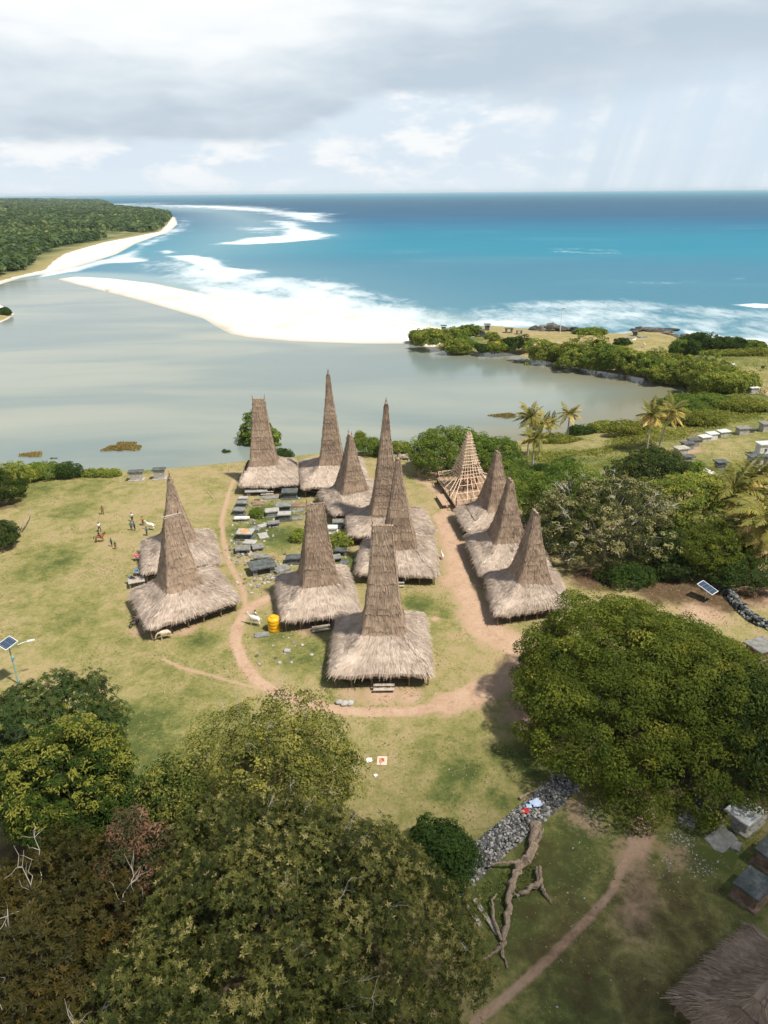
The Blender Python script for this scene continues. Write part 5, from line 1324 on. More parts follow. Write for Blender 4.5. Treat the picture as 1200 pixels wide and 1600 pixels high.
for a in [
    ('long pale slab tomb in front of the farthest house', 401, 773, 4.2, 1.6, 1.0, 'dolmen', 'stone_pale', 'stone_grey', 3),
    ('largest dark flat-topped tomb near the farthest house, right of the pale one', 453, 777, 3.0, 2.2, 1.4, 'box', 'stone_dark', 'stone_dark', 2),
    ('pale tomb topmost in the left file of the yard', 380, 783, 1.7, 1.1, .8, 'box', 'stone_pale', 'stone_grey', 0),
    ('grey tomb second in the left file of the yard', 378, 791, 2.0, 1.3, .9, 'box', 'stone_grey', 'stone_dark', 0),
    ('grey tomb third in the left file of the yard', 374, 803, 2.1, 1.4, 1.0, 'box', 'stone_grey', 'stone_dark', -4),
    ('long white low tomb fourth in the left file of the yard', 375, 814, 1.9, 1.0, .7, 'dolmen', 'white_concrete', 'stone_grey', 0),
    ('small white tomb beside the long white low one', 386, 813, 1.0, .9, .6, 'dolmen', 'white_concrete', 'stone_grey', 10),
    ('big grey table tomb in the back of the yard, right of centre', 443, 797, 2.8, 2.0, 1.2, 'box', 'stone_grey', 'stone_dark', 6),
    ('whitish table tomb in the middle of the yard', 426, 806, 2.4, 1.6, 1.2, 'box', 'stone_pale', 'stone_grey', 12),
    ('table tomb on a plinth just below the big grey one', 445, 812, 2.3, 1.5, 1.3, 'box', 'stone_pale', 'stone_dark', 4),
    ('low grey tomb at the edge of the green in the yard', 428, 822, 2.0, 1.2, .8, 'dolmen', 'stone_grey', 'stone_grey', 14),
    ('tomb with orange grain drying on its top slab', 384, 841, 2.7, 2.0, 1.3, 'box', 'stone_pale', 'stone_dark', -6),
    ('tilted grey tomb slab above the rubble at the left of the yard', 380, 863, 2.4, 1.6, .9, 'dolmen', 'stone_grey', 'rubble', 8),
    ('pale tomb slab behind the tilted grey one', 391, 853, 2.0, 1.4, .8, 'dolmen', 'stone_pale', 'rubble', -10),
    ('grey boulder-like tomb right of the tilted grey one', 403, 859, 1.8, 1.5, .7, 'dolmen', 'stone_grey', 'rubble', 20),
    ('big dark tomb slab lying on rubble near the left pair of houses', 410, 893, 3.9, 2.8, 1.3, 'dolmen', 'stone_dark', 'rubble', 22),
    ('pale slab half hidden behind the big dark slab', 408, 878, 2.4, 1.2, 1.1, 'dolmen', 'stone_grey', 'rubble', 12),
    ('dark table tomb close to the shaded side of the water tank house tower', 459, 879, 2.4, 1.5, 1.1, 'box', 'stone_dark', 'stone_dark', 6),
    ('tomb slab under the eaves between the two middle houses', 529, 824, 2.0, 1.4, 1.3, 'box', 'stone_grey', 'stone_dark', 4),
    ('white tomb right of the water tank house tower', 520, 832, 1.7, 1.4, 1.1, 'box', 'white_concrete', 'white_concrete', 0),
    ('dark low tomb among weeds right of the water tank house tower', 532, 866, 1.8, 1.3, .9, 'dolmen', 'stone_dark', 'stone_dark', -10),
    ('grey low tomb beside the dark one among weeds', 526, 876, 1.4, 1.4, .8, 'dolmen', 'stone_grey', 'stone_dark', 15)]:
    tomb(a[0], *a[1:6], a[6], a[7], a[8], a[9], group=YG)
for a in [
    ('flat stone slab lying behind the whitish table tomb', 423, 778, 3.4, 1.4, .3, 'stone_grey', 5), ('brownish flat slab in the back left of the yard', 403, 788, 2.2, 1.3, .3, 'rust_stone', 10),
    ('cracked flat slab right of the big grey table tomb', 466, 790, 2.6, 1.6, .3, 'rust_stone', 0), ('half sunk flat slab below the cracked one', 465, 799, 2.2, 1.0, .25, 'stone_grey', 20),
    ('flat slab under the big grey tower side', 464, 811, 1.8, 1.2, .3, 'stone_grey', 8), ('pale flat slab left of the low grey tomb', 412, 822, 2.0, 1.1, .3, 'stone_pale', 25),
    ('thin pale slab left of the whitish table tomb', 409, 800, 2.2, .9, .25, 'stone_pale', 15), ('slab beside the orange grain tomb', 398, 829, 1.8, 1.3, .5, 'stone_grey', -8),
    ('pale flat stones below the slab beside the orange grain tomb', 411, 838, 1.6, 2.0, .25, 'stone_pale', 20), ('flat grey slab left of the dark table tomb near the tower', 440, 891, 2.4, 1.8, .5, 'stone_grey', 35),
    ('small flat brown slab behind the big dark slab', 424, 873, 1.2, .8, .3, 'rust_stone', 0), ('thin slab in the dark corner between the houses', 537, 880, 1.4, 1.1, .3, 'stone_dark', 0),
    ('flat grey stone on the grass left below the yellow tank', 409, 993, 1.8, 1.0, .25, 'stone_grey', 10), ('pale stone on the grass below the yellow tank', 449, 1019, .8, .6, .4, 'stone_pale', 0)]:
    tomb(a[0], a[1], a[2], a[3], a[4], a[5], 'slab', a[6], None, a[7], group='flat stone slabs')
# far lawn, right field, spit, foreground
for a in [
    ('left one of two tombs on the far lawn by the lagoon', 214, 750, 2.9, 1.6, 1.9, 'box', 'stone_dark', 'concrete', 6),
    ('right one of two tombs on the far lawn by the lagoon', 250, 748, 2.5, 1.6, 2.1, 'box', 'stone_dark', 'concrete', 4)]:
    tomb(a[0], *a[1:6], a[6], a[7], a[8], a[9], group='tombs on the far lawn')
FG = 'tombs in the field at right'
for a in [
    ('brown-grey tomb at the near end of the tomb row in the field', 1063, 710, 3.2, 2.2, 1.7, 'box', 'concrete', 'concrete', 16),
    ('dark-topped tomb second in the field row', 1073, 702, 3.0, 2.0, 1.7, 'box', 'stone_dark', 'stone_grey', 16),
    ('dark-topped tomb third in the field row', 1082, 698, 2.9, 2.0, 1.9, 'box', 'stone_dark', 'stone_grey', 16),
    ('white low tomb fourth in the field row', 1100, 691, 2.9, 2.0, 1.6, 'box', 'white_concrete', 'concrete', 16),
    ('white-grey tomb fifth in the field row', 1111, 688, 2.7, 2.0, 1.9, 'box', 'white_concrete', 'white_concrete', 16),
    ('white tomb last in the field row before the gap', 1129, 684, 3.0, 2.0, 1.8, 'box', 'white_concrete', 'concrete', 14),
    ('grey tomb after the gap in the field row', 1159, 680, 3.4, 2.2, 2.0, 'box', 'stone_grey', 'concrete', 10),
    ('small dark tomb beside the grey one after the gap', 1173, 677, 1.5, 1.4, 1.3, 'box', 'stone_dark', 'stone_dark', 10),
    ('grey-topped tomb at the right edge above the others', 1195, 675, 3.2, 2.4, 2.4, 'box', 'stone_grey', 'concrete', 8),
    ('white tomb with a dark niche near the right edge', 1191, 709, 3.3, 2.4, 2.6, 'box', 'white_concrete', 'white_concrete', 6),
    ('dark-roofed tomb left of the niche tomb', 1178, 727, 3.4, 2.2, 2.2, 'box', 'stone_dark', 'concrete', 4),
    ('dark-roofed tomb cut by the right edge', 1200, 726, 2.4, 2.2, 2.0, 'box', 'stone_dark', 'concrete', 4),
    ('tall pedestal tomb with a dark capstone at the palms', 1072, 731, 2.6, 1.8, 2.7, 'pedestal', 'stone_dark', 'concrete', 8),
    ('mushroom-like dark pedestal tomb behind the palms', 1124, 735, 2.6, 2.0, 2.1, 'pedestal', 'stone_dark', 'stone_grey', 8),
    ('wide white flat tomb partly behind the palm fronds', 1096, 747, 4.4, 2.6, 1.3, 'box', 'white_concrete', 'white_concrete', 20),
    ('white square tomb above the golden palm', 1177, 747, 2.6, 1.8, 1.6, 'box', 'white_concrete', 'white_concrete', 4),
    ('blue-white little tomb at the track in the back of the field', 1176, 614, 2.8, 2.0, 1.8, 'box', 'white_concrete', 'concrete', 10)]:
    niche = 'niche' in a[0] and 'with' in a[0]
    tomb(a[0], *a[1:6], a[6], a[7], a[8], a[9], group=FG, window=niche)
SG = 'tombs on the spit across the lagoon'
for a in [
    ('dark mushroom tomb at the tip of the spit', 693, 519, 3.6, 3, 4.0, 'pedestal', 'stone_dark', 'stone_dark', 0),
    ('dark mushroom tomb at the seaward edge of the spit', 761, 516, 3.8, 3, 3.6, 'pedestal', 'stone_dark', 'stone_dark', 0),
    ('dark mushroom tomb in the middle of the spit', 753, 526, 3.6, 3, 3.8, 'pedestal', 'stone_dark', 'stone_dark', 0),
    ('left one of two table tombs on the spit meadow', 795, 520, 4.6, 3, 2.6, 'dolmen', 'stone_dark', 'stone_grey', 0),
    ('right one of two table tombs on the spit meadow', 811, 522, 3.6, 3, 2.2, 'dolmen', 'stone_grey', 'stone_grey', 0),
    ('small dark mushroom tomb near the rocky point', 992, 525, 3.0, 2.5, 2.6, 'pedestal', 'stone_dark', 'stone_dark', 0),
    ('long dark table tomb above the mangroves at right', 1092, 569, 7.0, 4, 3.0, 'dolmen', 'stone_dark', 'stone_grey', -8)]:
    tomb(a[0], a[1], a[2], a[3] * .75, a[4] * .75, a[5] * .75, a[6], a[7], a[8], a[9], group=SG)
for i, (x, y, l) in enumerate([(733, 528, 'pale flat stones lying on the spit'), (742, 524, 'pale slab behind the flat stones on the spit'), (1004, 527, 'grey slab on the meadow near the rocky point'), (982, 529, 'thin grey slab left on the rocky point meadow')]):
    tomb(l, x, y, 4.0, 2.2, .5, 'slab', 'stone_grey', None, 10 * i, group='slabs on the spit')
NG = 'tombs in the bottom right corner'
for a in [
    ('white-topped box tomb at the lower right, brightest there', 1160, 1285, 2.9, 2.3, 1.5, 'box', 'white_concrete', 'concrete', 34),
    ('dark box tomb with litter on top under the big tree', 1106, 1256, 2.5, 2.1, 1.6, 'box', 'rust_stone', 'stone_dark', 32),
    ('brown-topped tomb behind the white-topped one', 1188, 1259, 2.8, 2.2, 1.2, 'box', 'rust_stone', 'concrete', 32),
    ('dark-topped box tomb near the bottom right roof', 1172, 1400, 2.7, 2.1, 1.6, 'box', 'stone_dark', 'rust_stone', 38),
    ('dark-topped tomb cut by the right edge above the other dark one', 1203, 1350, 2.4, 2.2, 1.7, 'box', 'stone_dark', 'rust_stone', 36),
    ('grey-topped tomb beyond the huge tree at the right edge', 1186, 1025, 3.2, 2.6, 1.7, 'box', 'stone_grey', 'rust_stone', 24),
    ]:
    tomb(a[0], *a[1:6], a[6], a[7], a[8], a[9], group=NG)
tomb('broken tomb slab leaning on the ground at lower right', 1126, 1314, 2.4, 1.7, .35, 'slab', 'stone_grey', None, 28, tilt=(.12, .2), group='flat stone slabs')
tomb('fragment broken off the leaning tomb slab', 1148, 1322, 1.1, .9, .3, 'slab', 'stone_grey', None, 50, group='flat stone slabs')
tomb('upper one of two small slabs on the grass under the big tree', 1078, 1278, 1.3, .6, .2, 'slab', 'stone_grey', None, -28, group='flat stone slabs')
tomb('lower one of two small slabs on the grass under the big tree', 1072, 1286, 1.4, .6, .2, 'slab', 'stone_grey', None, -28, group='flat stone slabs')
# orange grain on the tomb
g = gat(384, 836); b = MB(); rg = np.random.default_rng(8)
for _ in range(60): b.rock((rg.normal(0, .33), rg.normal(0, .24), 0), (.16, .14, .05), rg)
M['grain'] = plain_mat('orange_grain', (0.62, 0.27, 0.10), .9, .2, 8)
g = gat(384, 841); o = b.build('drying_grain', M['grain']); o.location = (g[0], g[1], g[2] + 1.32); tag(o, 'orange grain spread to dry on a tomb slab', 'grain', kind='stuff')

# rubble between the tombs and scattered litter stones: uncountable
def rubble(pos, n, spread, s, seed):
    b = RB; rng = np.random.default_rng(seed); c = gat(*pos)
    q = rng.normal(size=(n, 2)) * spread + c[:2]; z = Hgt(q[:, 0], q[:, 1])
    for i in range(n): k = rng.uniform(*s); b.rock((q[i, 0], q[i, 1], z[i] + k * .15), (k, k * rng.uniform(.6, 1.2), k * .55), rng, .25, rng.uniform(.1, 1))
RB = MB()
for i, a in enumerate([((385, 868), 70, 1.3), ((408, 905), 90, 1.7), ((395, 820), 40, 2.2), ((405, 800), 50, 2.6), ((425, 783), 50, 3.0), ((455, 795), 40, 2.4), ((375, 850), 40, 1.0), ((440, 880), 25, 1.8), ((532, 868), 30, 1.6), ((420, 835), 16, 1.8), ((470, 800), 26, 1.8), ((440, 1010), 22, 2.2)]): rubble(a[0], a[1], a[2], (.08, .32), 800 + i)
for i, a in enumerate([((905, 1262), 60, 1.0), ((927, 1285), 70, .9), ((1068, 1312), 80, .5), ((1098, 1355), 80, .55), ((1046, 1357), 60, .7), ((1062, 1305), 30, .6), ((630, 1090), 40, 1.6), ((610, 1100), 40, 2.4), ((780, 1240), 30, 3.5), ((960, 1420), 40, 5.0), ((880, 1330), 40, 4.0), ((200, 1180), 60, 4.0), ((690, 1200), 50, 5.0), ((1085, 960), 70, 2.2), ((1130, 985), 60, 1.6)]): rubble(a[0], a[1], a[2], (.025, .085), 830 + i)
o = RB.build('rubble', M['rubble']); tag(o, 'loose rubble stones and pebbles scattered between the tombs and on the grass', 'rubble', kind='stuff')
for i, (x, y, l) in enumerate([(530, 1099, 'left one of three pale boulders on the path before the nearest house'), (539, 1101, 'middle one of three pale boulders on the path before the nearest house'), (548, 1100, 'right one of three pale boulders on the path before the nearest house')]):
    b = MB(); rg = np.random.default_rng(880 + i); V = ICO2_V * (1 + .10 * rg.normal(size=(len(ICO2_V), 1))) * np.array([.50, .34, .30]); b.add(V, ICO2_F)
    o = b.build('boulder', M['stone_pale'], smooth=True); g = gat(x, y); o.location = (g[0], g[1], g[2] + .15); o.rotation_euler = (0, 0, .5 * i); tag(o, l, 'boulder', 'pale boulders by the path')

# dry stone walls
def stone_wall(label, pts, w, h, n, seed, s=(.14, .34), mat='rubble'):
    rng = np.random.default_rng(seed); P = np.array([gat(*p)[:2] for p in pts]); L = np.concatenate([[0], np.cumsum(np.linalg.norm(np.diff(P, axis=0), axis=1))])
    c = P[len(P) // 2]; gz = hz(*c); b = MB()
    for _ in range(n):
        t = rng.uniform(0, L[-1]); q = np.array([np.interp(t, L, P[:, 0]), np.interp(t, L, P[:, 1])]); tg = np.array([np.interp(t + .1, L, P[:, 0]), np.interp(t + .1, L, P[:, 1])]) - q; tg /= max(np.linalg.norm(tg), 1e-6); nm = np.array([-tg[1], tg[0]])
        v = rng.uniform(-1, 1); k = rng.uniform(*s); top = h * (1 - abs(v) ** 2.2) * (1 + .2 * math.sin(t * 2.1))
        z = top * (rng.uniform(0, 1) ** .35); p = q + nm * v * w / 2
        b.rock((p[0] - c[0], p[1] - c[1], hz(*p) - gz + z), (k, k * rng.uniform(.7, 1.2), k * rng.uniform(.5, .9)), rng, .26, rng.uniform(0, 1) ** 1.3)
    r = thing('stone_wall', label, 'wall', (c[0], c[1], gz)); b.build('loose_stones', M[mat], r); return r
stone_wall('tumbled grey stone wall running from the dark shrub to the big tree, laundry on it', [(704, 1386), (735, 1352), (775, 1318), (815, 1285), (850, 1255), (885, 1222), (905, 1195)], 2.5, .85, 4600, 31, (.07, .18))
stone_wall('mossy stone wall beyond the solar panel at the right edge', [(1122, 912), (1142, 935), (1160, 955), (1180, 972), (1215, 985)], 1.5, .9, 500, 32, (.14, .3), 'stone_dark')

# fallen dead tree, branches, planks, log
def fallen(name, label, cat, base, segs, mat):
    g = gat(*base); r = thing(name, label, cat, g)
    for nm, pts, r0, r1 in segs:
        P = []
        for i, p in enumerate(pts):
            q = gat(p[0], p[1]); P.append(np.array([q[0] - g[0], q[1] - g[1], q[2] - g[2] + p[2]]))
        P = np.array(P); t = np.linspace(0, 1, len(P)); tt = np.linspace(0, 1, len(P) * 4)
        S = np.stack([np.interp(tt, t, P[:, k]) for k in range(3)], 1); rg = np.random.default_rng(len(P) + int(r0 * 100)); S += rg.normal(0, r0 * .22, S.shape)
        b = MB(); b.tube(S, np.linspace(r0, r1, len(S)) * (1 + rg.normal(0, .13, len(S))), 12)
        v_ = b.v[0]; ctr = np.repeat(S, 12, 0); off_ = v_ - ctr; ridge = 1 + .16 * np.tile(rg.normal(0, 1, 12), len(S)) + rg.normal(0, .07, len(v_)); b.v[0] = ctr + off_ * ridge[:, None]
        b.build(nm, M[mat], r)
    return r
fallen('fallen_tree', 'bleached fallen dead tree with forked limbs lying below the stone wall', 'dead tree', (826, 1380), [
    ('trunk', [(836, 1296, .5), (832, 1325, .5), (822, 1352, .45), (803, 1368, .4), (796, 1395, .35), (795, 1430, .3), (788, 1462, .25), (784, 1480, .3)], .40, .15),
    ('branch', [(822, 1350, .5), (800, 1360, .8), (778, 1358, .8), (762, 1363, .7)], .17, .06),
    ('branch', [(841, 1362, .4), (842, 1385, .5), (828, 1394, .6), (815, 1402, .4), (810, 1400, .2)], .28, .10),
    ('branch', [(842, 1380, .4), (850, 1398, .3), (862, 1414, .1)], .18, .05),
    ('branch', [(784, 1474, .3), (770, 1440, .5), (768, 1415, .6), (776, 1404, .6)], .13, .06),
    ('branch', [(784, 1478, .25), (786, 1495, .2), (794, 1515, .1)], .17, .06),
    ('branch', [(782, 1484, .25), (766, 1495, .2), (754, 1500, .1)], .12, .05), ('branch', [(812, 1400, .2), (806, 1406, .5), (800, 1404, .9)], .09, .03), ('branch', [(830, 1330, .6), (842, 1322, 1.0), (848, 1310, 1.3)], .10, .03), ('branch', [(796, 1400, .4), (806, 1408, .7), (812, 1420, .8)], .07, .02), ('branch', [(770, 1360, .7), (762, 1352, 1.0)], .05, .02)], 'dead_wood')
fallen('dead_branch', 'forked bare branch standing on the lawn near the left edge', 'branch', (28, 845), [
    ('trunk', [(20, 856, 0), (25, 843, .4), (30, 838, .7), (36, 828, 1.0), (38, 822, 1.3)], .14, .07), ('branch', [(36, 832, .7), (44, 822, .8), (50, 812, 1.2), (51, 806, 1.5)], .12, .05), ('branch', [(27, 842, .5), (32, 834, .9)], .09, .04)], 'dead_wood')
fallen('log', 'dark log lying in the shade left of the huge tree', 'log', (846, 1136), [('trunk', [(838, 1146, .35), (848, 1136, .4), (856, 1126, .4)], .42, .36)], 'bark')
fallen('log', 'thin driftwood stick along the top of the tumbled wall', 'log', (820, 1243), [('trunk', [(812, 1250, .2), (824, 1243, .25), (842, 1234, .2)], .12, .06)], 'dead_wood')
for i, (p0, p1, l) in enumerate([((727, 1416), (752, 1449), 'short weathered plank on the grass, middle of three'), ((741, 1408), (778, 1462), 'longest weathered plank beside the fallen tree'), ((706, 1452), (731, 1487), 'weathered plank half under the rosette-leaved tree')]):
    a, c = gat(*p0), gat(*p1); L = np.linalg.norm(c - a); m_ = (a + c) / 2; b = MB(); b.box((0, 0, 0), (L, .34, .08)); b.box((L * .1, 0, .07), (L * .5, .30, .05))
    o = b.build('plank', M['grey_wood']); o.location = (m_[0], m_[1], m_[2] + .18); o.rotation_euler = (.05, .03, math.atan2(c[1] - a[1], c[0] - a[0])); tag(o, l, 'plank', 'weathered planks on the grass')

# coast rocks, rocks in the lagoon
def rocks(label, px, py, r3, n, seed, name='coast_rock', cat='rock', z=None, mat='black_rock'):
    rng = np.random.default_rng(seed); g = gat(px, py) if z is None else at(px, py, z); b = MB()
    for _ in range(n):
        p = rng.normal(0, .4, 3) * r3; p[2] = abs(p[2]) * .3; k = rng.uniform(.25, .5)
        V = ICO2_V * (1 + .16 * rng.normal(size=(len(ICO2_V), 1))) * np.asarray(r3) * k; b.add(V + p, ICO2_F, tint=rng.uniform(.2, .8))
    o = b.build(name, M[mat]); o.location = tuple(g); return tag(o, label, cat, 'black rocks')
rocks('large black rock outcrop at the seaward edge of the spit', 861, 515, (7, 5, 3.6), 14, 51)
rocks('smaller black rock right of the large outcrop', 887, 517, (4.2, 3.5, 2.6), 9, 52)
rocks('flat dark rock ledge left of the large outcrop', 822, 512, (6, 3, 1.2), 9, 53)
rocks('black rock crag on the rocky point', 1003, 516, (4.5, 4, 2.8), 10, 54)
rocks('dark ledge of the rocky point', 1024, 517, (8, 4, 1.6), 12, 55)
rocks('dark rock edge at the right foot of the rocky point', 1062, 528, (5, 7, 2.0), 10, 56)
rocks('low dark rock breaking the surface of the lagoon', 808, 566, (4.6, 1.8, 1.1), 9, 57, 'lagoon_rock', z=SEA_Z - .2)
rocks('tiny dark rock in the lagoon by the lawn', 87, 717, (.8, .7, .6), 4, 58, 'lagoon_rock', z=SEA_Z - .1)

# ------------------------------------------------------------------ lamp, solar panel, tank, cloths
def pane_mat():
    m, t, out = mat_new('solar_cells'); x, y, z = t.sep(t.oco())
    gx = t.math('ABSOLUTE', t.math('SUBTRACT', t.math('FRACT', t.math('MULTIPLY', x, 3.6)), .5)); gy = t.math('ABSOLUTE', t.math('SUBTRACT', t.math('FRACT', t.math('MULTIPLY', y, 1.8)), .5))
    ln = t.math('MAXIMUM', t.sm(gx, .44, .47), t.math('MULTIPLY', t.sm(gy, .46, .48), .5))
    princ(t, out, t.mix(ln, (0.018, 0.035, 0.075), (0.26, 0.32, 0.38)), .22, None, .5); return m
M['cells'] = pane_mat()
M['white_metal'] = plain_mat('white_metal', (.66, .68, .68), .45, .08)
M['teal_metal'] = plain_mat('teal_painted_pole', (.20, .34, .34), .5, .15)
def panel(root, w, d, z, tilt, rz):
    R = np.array(Matrix.Rotation(rz, 3, 'Z') @ Matrix.Rotation(tilt, 3, 'X'))
    b = MB(); b.box((0, 0, 0), (w, d, .04)); o = b.build('solar_cells', M['cells'], root); o.location = (0, 0, z); o.rotation_euler = Matrix(R.tolist()).to_euler()
    b = MB()
    for sx in (-1, 1): b.box((sx * w / 2, 0, 0), (.07, d + .07, .06))
    for sy in (-1, 1): b.box((0, sy * d / 2, 0), (w - .07, .07, .055))
    o2 = b.build('panel_frame', M['white_metal'], root); o2.location = (0, 0, z); o2.rotation_euler = o.rotation_euler
g = gat(29, 1068); lamp = thing('solar_street_lamp', 'teal street lamp pole with a tilted solar panel at the left edge', 'street lamp', g)
b = MB(); b.tube([(0, 0, -.2), (0, 0, 2.2)], [.09, .085], 8); b.tube([(0, 0, 2.2), (0, 0, 5.2)], [.075, .06], 8); b.box((0, 0, .05), (.4, .4, .1)); b.build('pole', M['teal_metal'], lamp)
panel(lamp, 1.75, 1.45, 5.45, R_(14), R_(-36))
b = MB(); b.tube([(0, 0, 4.6), (.9, .35, 5.0), (1.7, .75, 5.15)], [.04, .04, .035], 6); b.build('lamp_arm', M['white_metal'], lamp)
b = MB(); b.box((2.05, .9, 5.16), (.8, .24, .10), rz=.42, taper=.8); b.build('lamp_head', M['white_metal'], lamp)
b = MB(); b.box((.12, 0, 3.4), (.28, .22, .40)); b.build('battery_box', M['teal_metal'], lamp)
g = gat(1102, 936); sp = thing('standing_solar_panel', 'solar panel on a short post above bare soil behind the huge tree', 'solar panel', g)
b = MB(); b.tube([(0, 0, -.2), (0, 0, 1.55)], .07, 7); b.build('post', M['white_metal'], sp); panel(sp, 1.5, 2.3, 1.75, R_(16), R_(38))

M['yellow'] = plain_mat('yellow_plastic', (.74, .38, .012), .42, .06)
g = gat(429, 984); tank = thing('water_tank', 'yellow plastic water tank beside the thatched house', 'water tank', g)
b = MB(); prof = [(0, .0), (.76, 0), (.80, .06), (.80, .42), (.775, .46), (.80, .50), (.80, .88), (.775, .92), (.80, .96), (.80, 1.36), (.775, 1.40), (.80, 1.44), (.79, 1.66), (.70, 1.80), (.36, 1.92)]
ang = np.linspace(0, 2 * math.pi, 28, endpoint=False)
V = np.concatenate([np.column_stack([r_ * np.cos(ang), r_ * np.sin(ang), np.full(28, z_)]) for r_, z_ in prof[1:]]); Fq = [[i * 28 + j, i * 28 + (j + 1) % 28, (i + 1) * 28 + (j + 1) % 28, (i + 1) * 28 + j] for i in range(len(prof) - 2) for j in range(28)]
b.add(V, Fq); b.build('tank_body', M['yellow'], tank, smooth=True)
b = MB(); b.tube([(0, 0, 1.88), (0, 0, 2.02)], [.40, .38], 20); b.build('lid', M['yellow'], tank)
b = MB(); b.tube([(.78, -.25, .2), (1.0, -.3, .2), (1.02, -.3, -.05)], .035, 6); b.build('tap_pipe', M['white_metal'], tank)

def cloth(name, label, cat, px, py, w, d, rz, mat, dz=.03, amp=.04, seed=0):
    rng = np.random.default_rng(seed); n = 12; u = np.linspace(-.5, .5, n); X, Y = np.meshgrid(u * w, u * d); Z = amp * (np.sin(X * 5 + seed) * np.cos(Y * 6 + 2 * seed)) + rng.normal(0, amp * .2, X.shape)
    g = gat(px, py); V = np.stack([X, Y, Z], -1).reshape(-1, 3); i = (np.arange(n - 1)[:, None] * n + np.arange(n - 1)[None]).ravel(); Fq = np.stack([i, i + 1, i + n + 1, i + n], 1)
    b = MB(); V2 = V.copy(); V2[:, 2] -= .012; b.add(V, Fq); b.add(V2, Fq[:, ::-1])
    o = b.build(name, M[mat], smooth=True); o.location = (g[0], g[1], g[2] + dz + amp); o.rotation_euler = (0, 0, R_(rz)); return tag(o, label, cat)
M['white_cloth'] = plain_mat('white_cloth', (.78, .76, .74), .85, .06); M['pink_cloth'] = plain_mat('faded_pink_cloth', (.70, .50, .40), .85, .1); M['red_print'] = plain_mat('red_print', (.48, .13, .07), .85, .2)
M['blue_cloth'] = plain_mat('pale_blue_cloth', (.45, .55, .74), .85, .1); M['red_cloth'] = plain_mat('red_cloth', (.55, .03, .03), .85, .1)
mat_o = cloth('printed_mat', 'pale mat with red-brown print lying on the grass right of the olive tree', 'mat', 597, 1189, .95, 1.15, -4, 'pink_cloth', seed=1, amp=.015)
b = MB(); rg = np.random.default_rng(3)
for (x, y, w, d, a) in [(-.18, .22, .34, .10, .3), (.10, .26, .22, .09, -.2), (-.05, .05, .42, .10, .1), (.16, .02, .10, .30, .2), (-.20, -.12, .10, .26, -.3), (.04, -.14, .30, .09, .5), (.0, .15, .09, .3, .1), (-.1, -.26, .25, .08, -.1)]: b.box((x, y, .03), (w, d, .008), rz=a)
b.build('red_print', M['red_print'], mat_o)
cloth('paper_sheet', 'crumpled white sheet on the grass at the edge of the olive tree', 'sheet', 577, 1188, .55, .5, 15, 'white_cloth', seed=2)
cloth('paper_sheet', 'small white scrap on the grass below the printed mat', 'sheet', 587, 1212, .35, .3, 40, 'white_cloth', seed=3)
cloth('laundry', 'white and pale blue cloth drying on the stone wall', 'laundry', 836, 1268, .9, .8, 20, 'blue_cloth', dz=.95, amp=.10, seed=4)
cloth('laundry', 'blue cloth between the white cloth and the red one on the stone wall', 'laundry', 825, 1273, .5, .5, 0, 'blue_cloth', dz=.95, amp=.10, seed=5)
cloth('laundry', 'red cloth on the stone wall', 'laundry', 819, 1281, .7, .5, 10, 'red_cloth', dz=.95, amp=.10, seed=6)
b = MB(); g = gat(636, 716); rg = np.random.default_rng(5)
for _ in range(40): b.rock(rg.normal(0, .55, 3) * [1.6, .8, .35] + [0, 0, .45], (.7, .5, .4), rg, .2, rg.uniform(.2, .8))
o = b.build('thatch_heap', M['thatch']); o.location = tuple(g); tag(o, 'heap of loose thatch straw on the lagoon bank', 'straw heap')
b = MB(); a, c = gat(324, 768), gat(336, 782); b.tube([a + [0, 0, .08], (a + c) / 2 + [0, 0, .1], c + [0, 0, .08]], .05, 5); o = b.build('bamboo_pole', M['bamboo']); tag(o, 'thin bamboo pole lying on the far lawn left of the farthest house', 'pole')

# lamp pole on the spit
g = gat(875, 520); pl = thing('lamp_post', 'thin tall lamp post on the spit by the black rocks', 'lamp post', g); b = MB(); b.tube([(0, 0, -.3), (0, 0, 9.6)], [.16, .09], 6); b.build('pole', M['white_metal'], pl); b = MB(); b.box((.5, 0, 9.65), (1.4, .5, .2)); b.build('lamp_head', M['cells'], pl)

# ------------------------------------------------------------------ people and animals
def skin_obj(name, J, edges, mat, parent, root=0, sub=1):
    """J: list of (x,y,z,r); one continuous skinned surface, baked to a mesh"""
    me = bpy.data.meshes.new(name); me.from_pydata([j[:3] for j in J], edges, [])
    o = bpy.data.objects.new(name, me); COL.objects.link(o)
    md = o.modifiers.new('Skin', 'SKIN'); md.use_smooth_shade = True
    for i, j in enumerate(J):
        r = j[3]; me.skin_vertices[0].data[i].radius = (r, j[4] if len(j) > 4 else r); me.skin_vertices[0].data[i].use_root = (i == root)
    if sub: s = o.modifiers.new('Subsurf', 'SUBSURF'); s.levels = sub; s.render_levels = sub
    me.materials.append(mat); o.parent = parent
    return o
def cloth_mat(n, c): 
    if n not in M: M[n] = plain_mat(n, c, .85, .12, 6)
    return M[n]
SKIN = plain_mat('brown_skin', (.17, .085, .05), .55, .05); HAIR = plain_mat('black_hair', (.012, .010, .009), .5, .1)
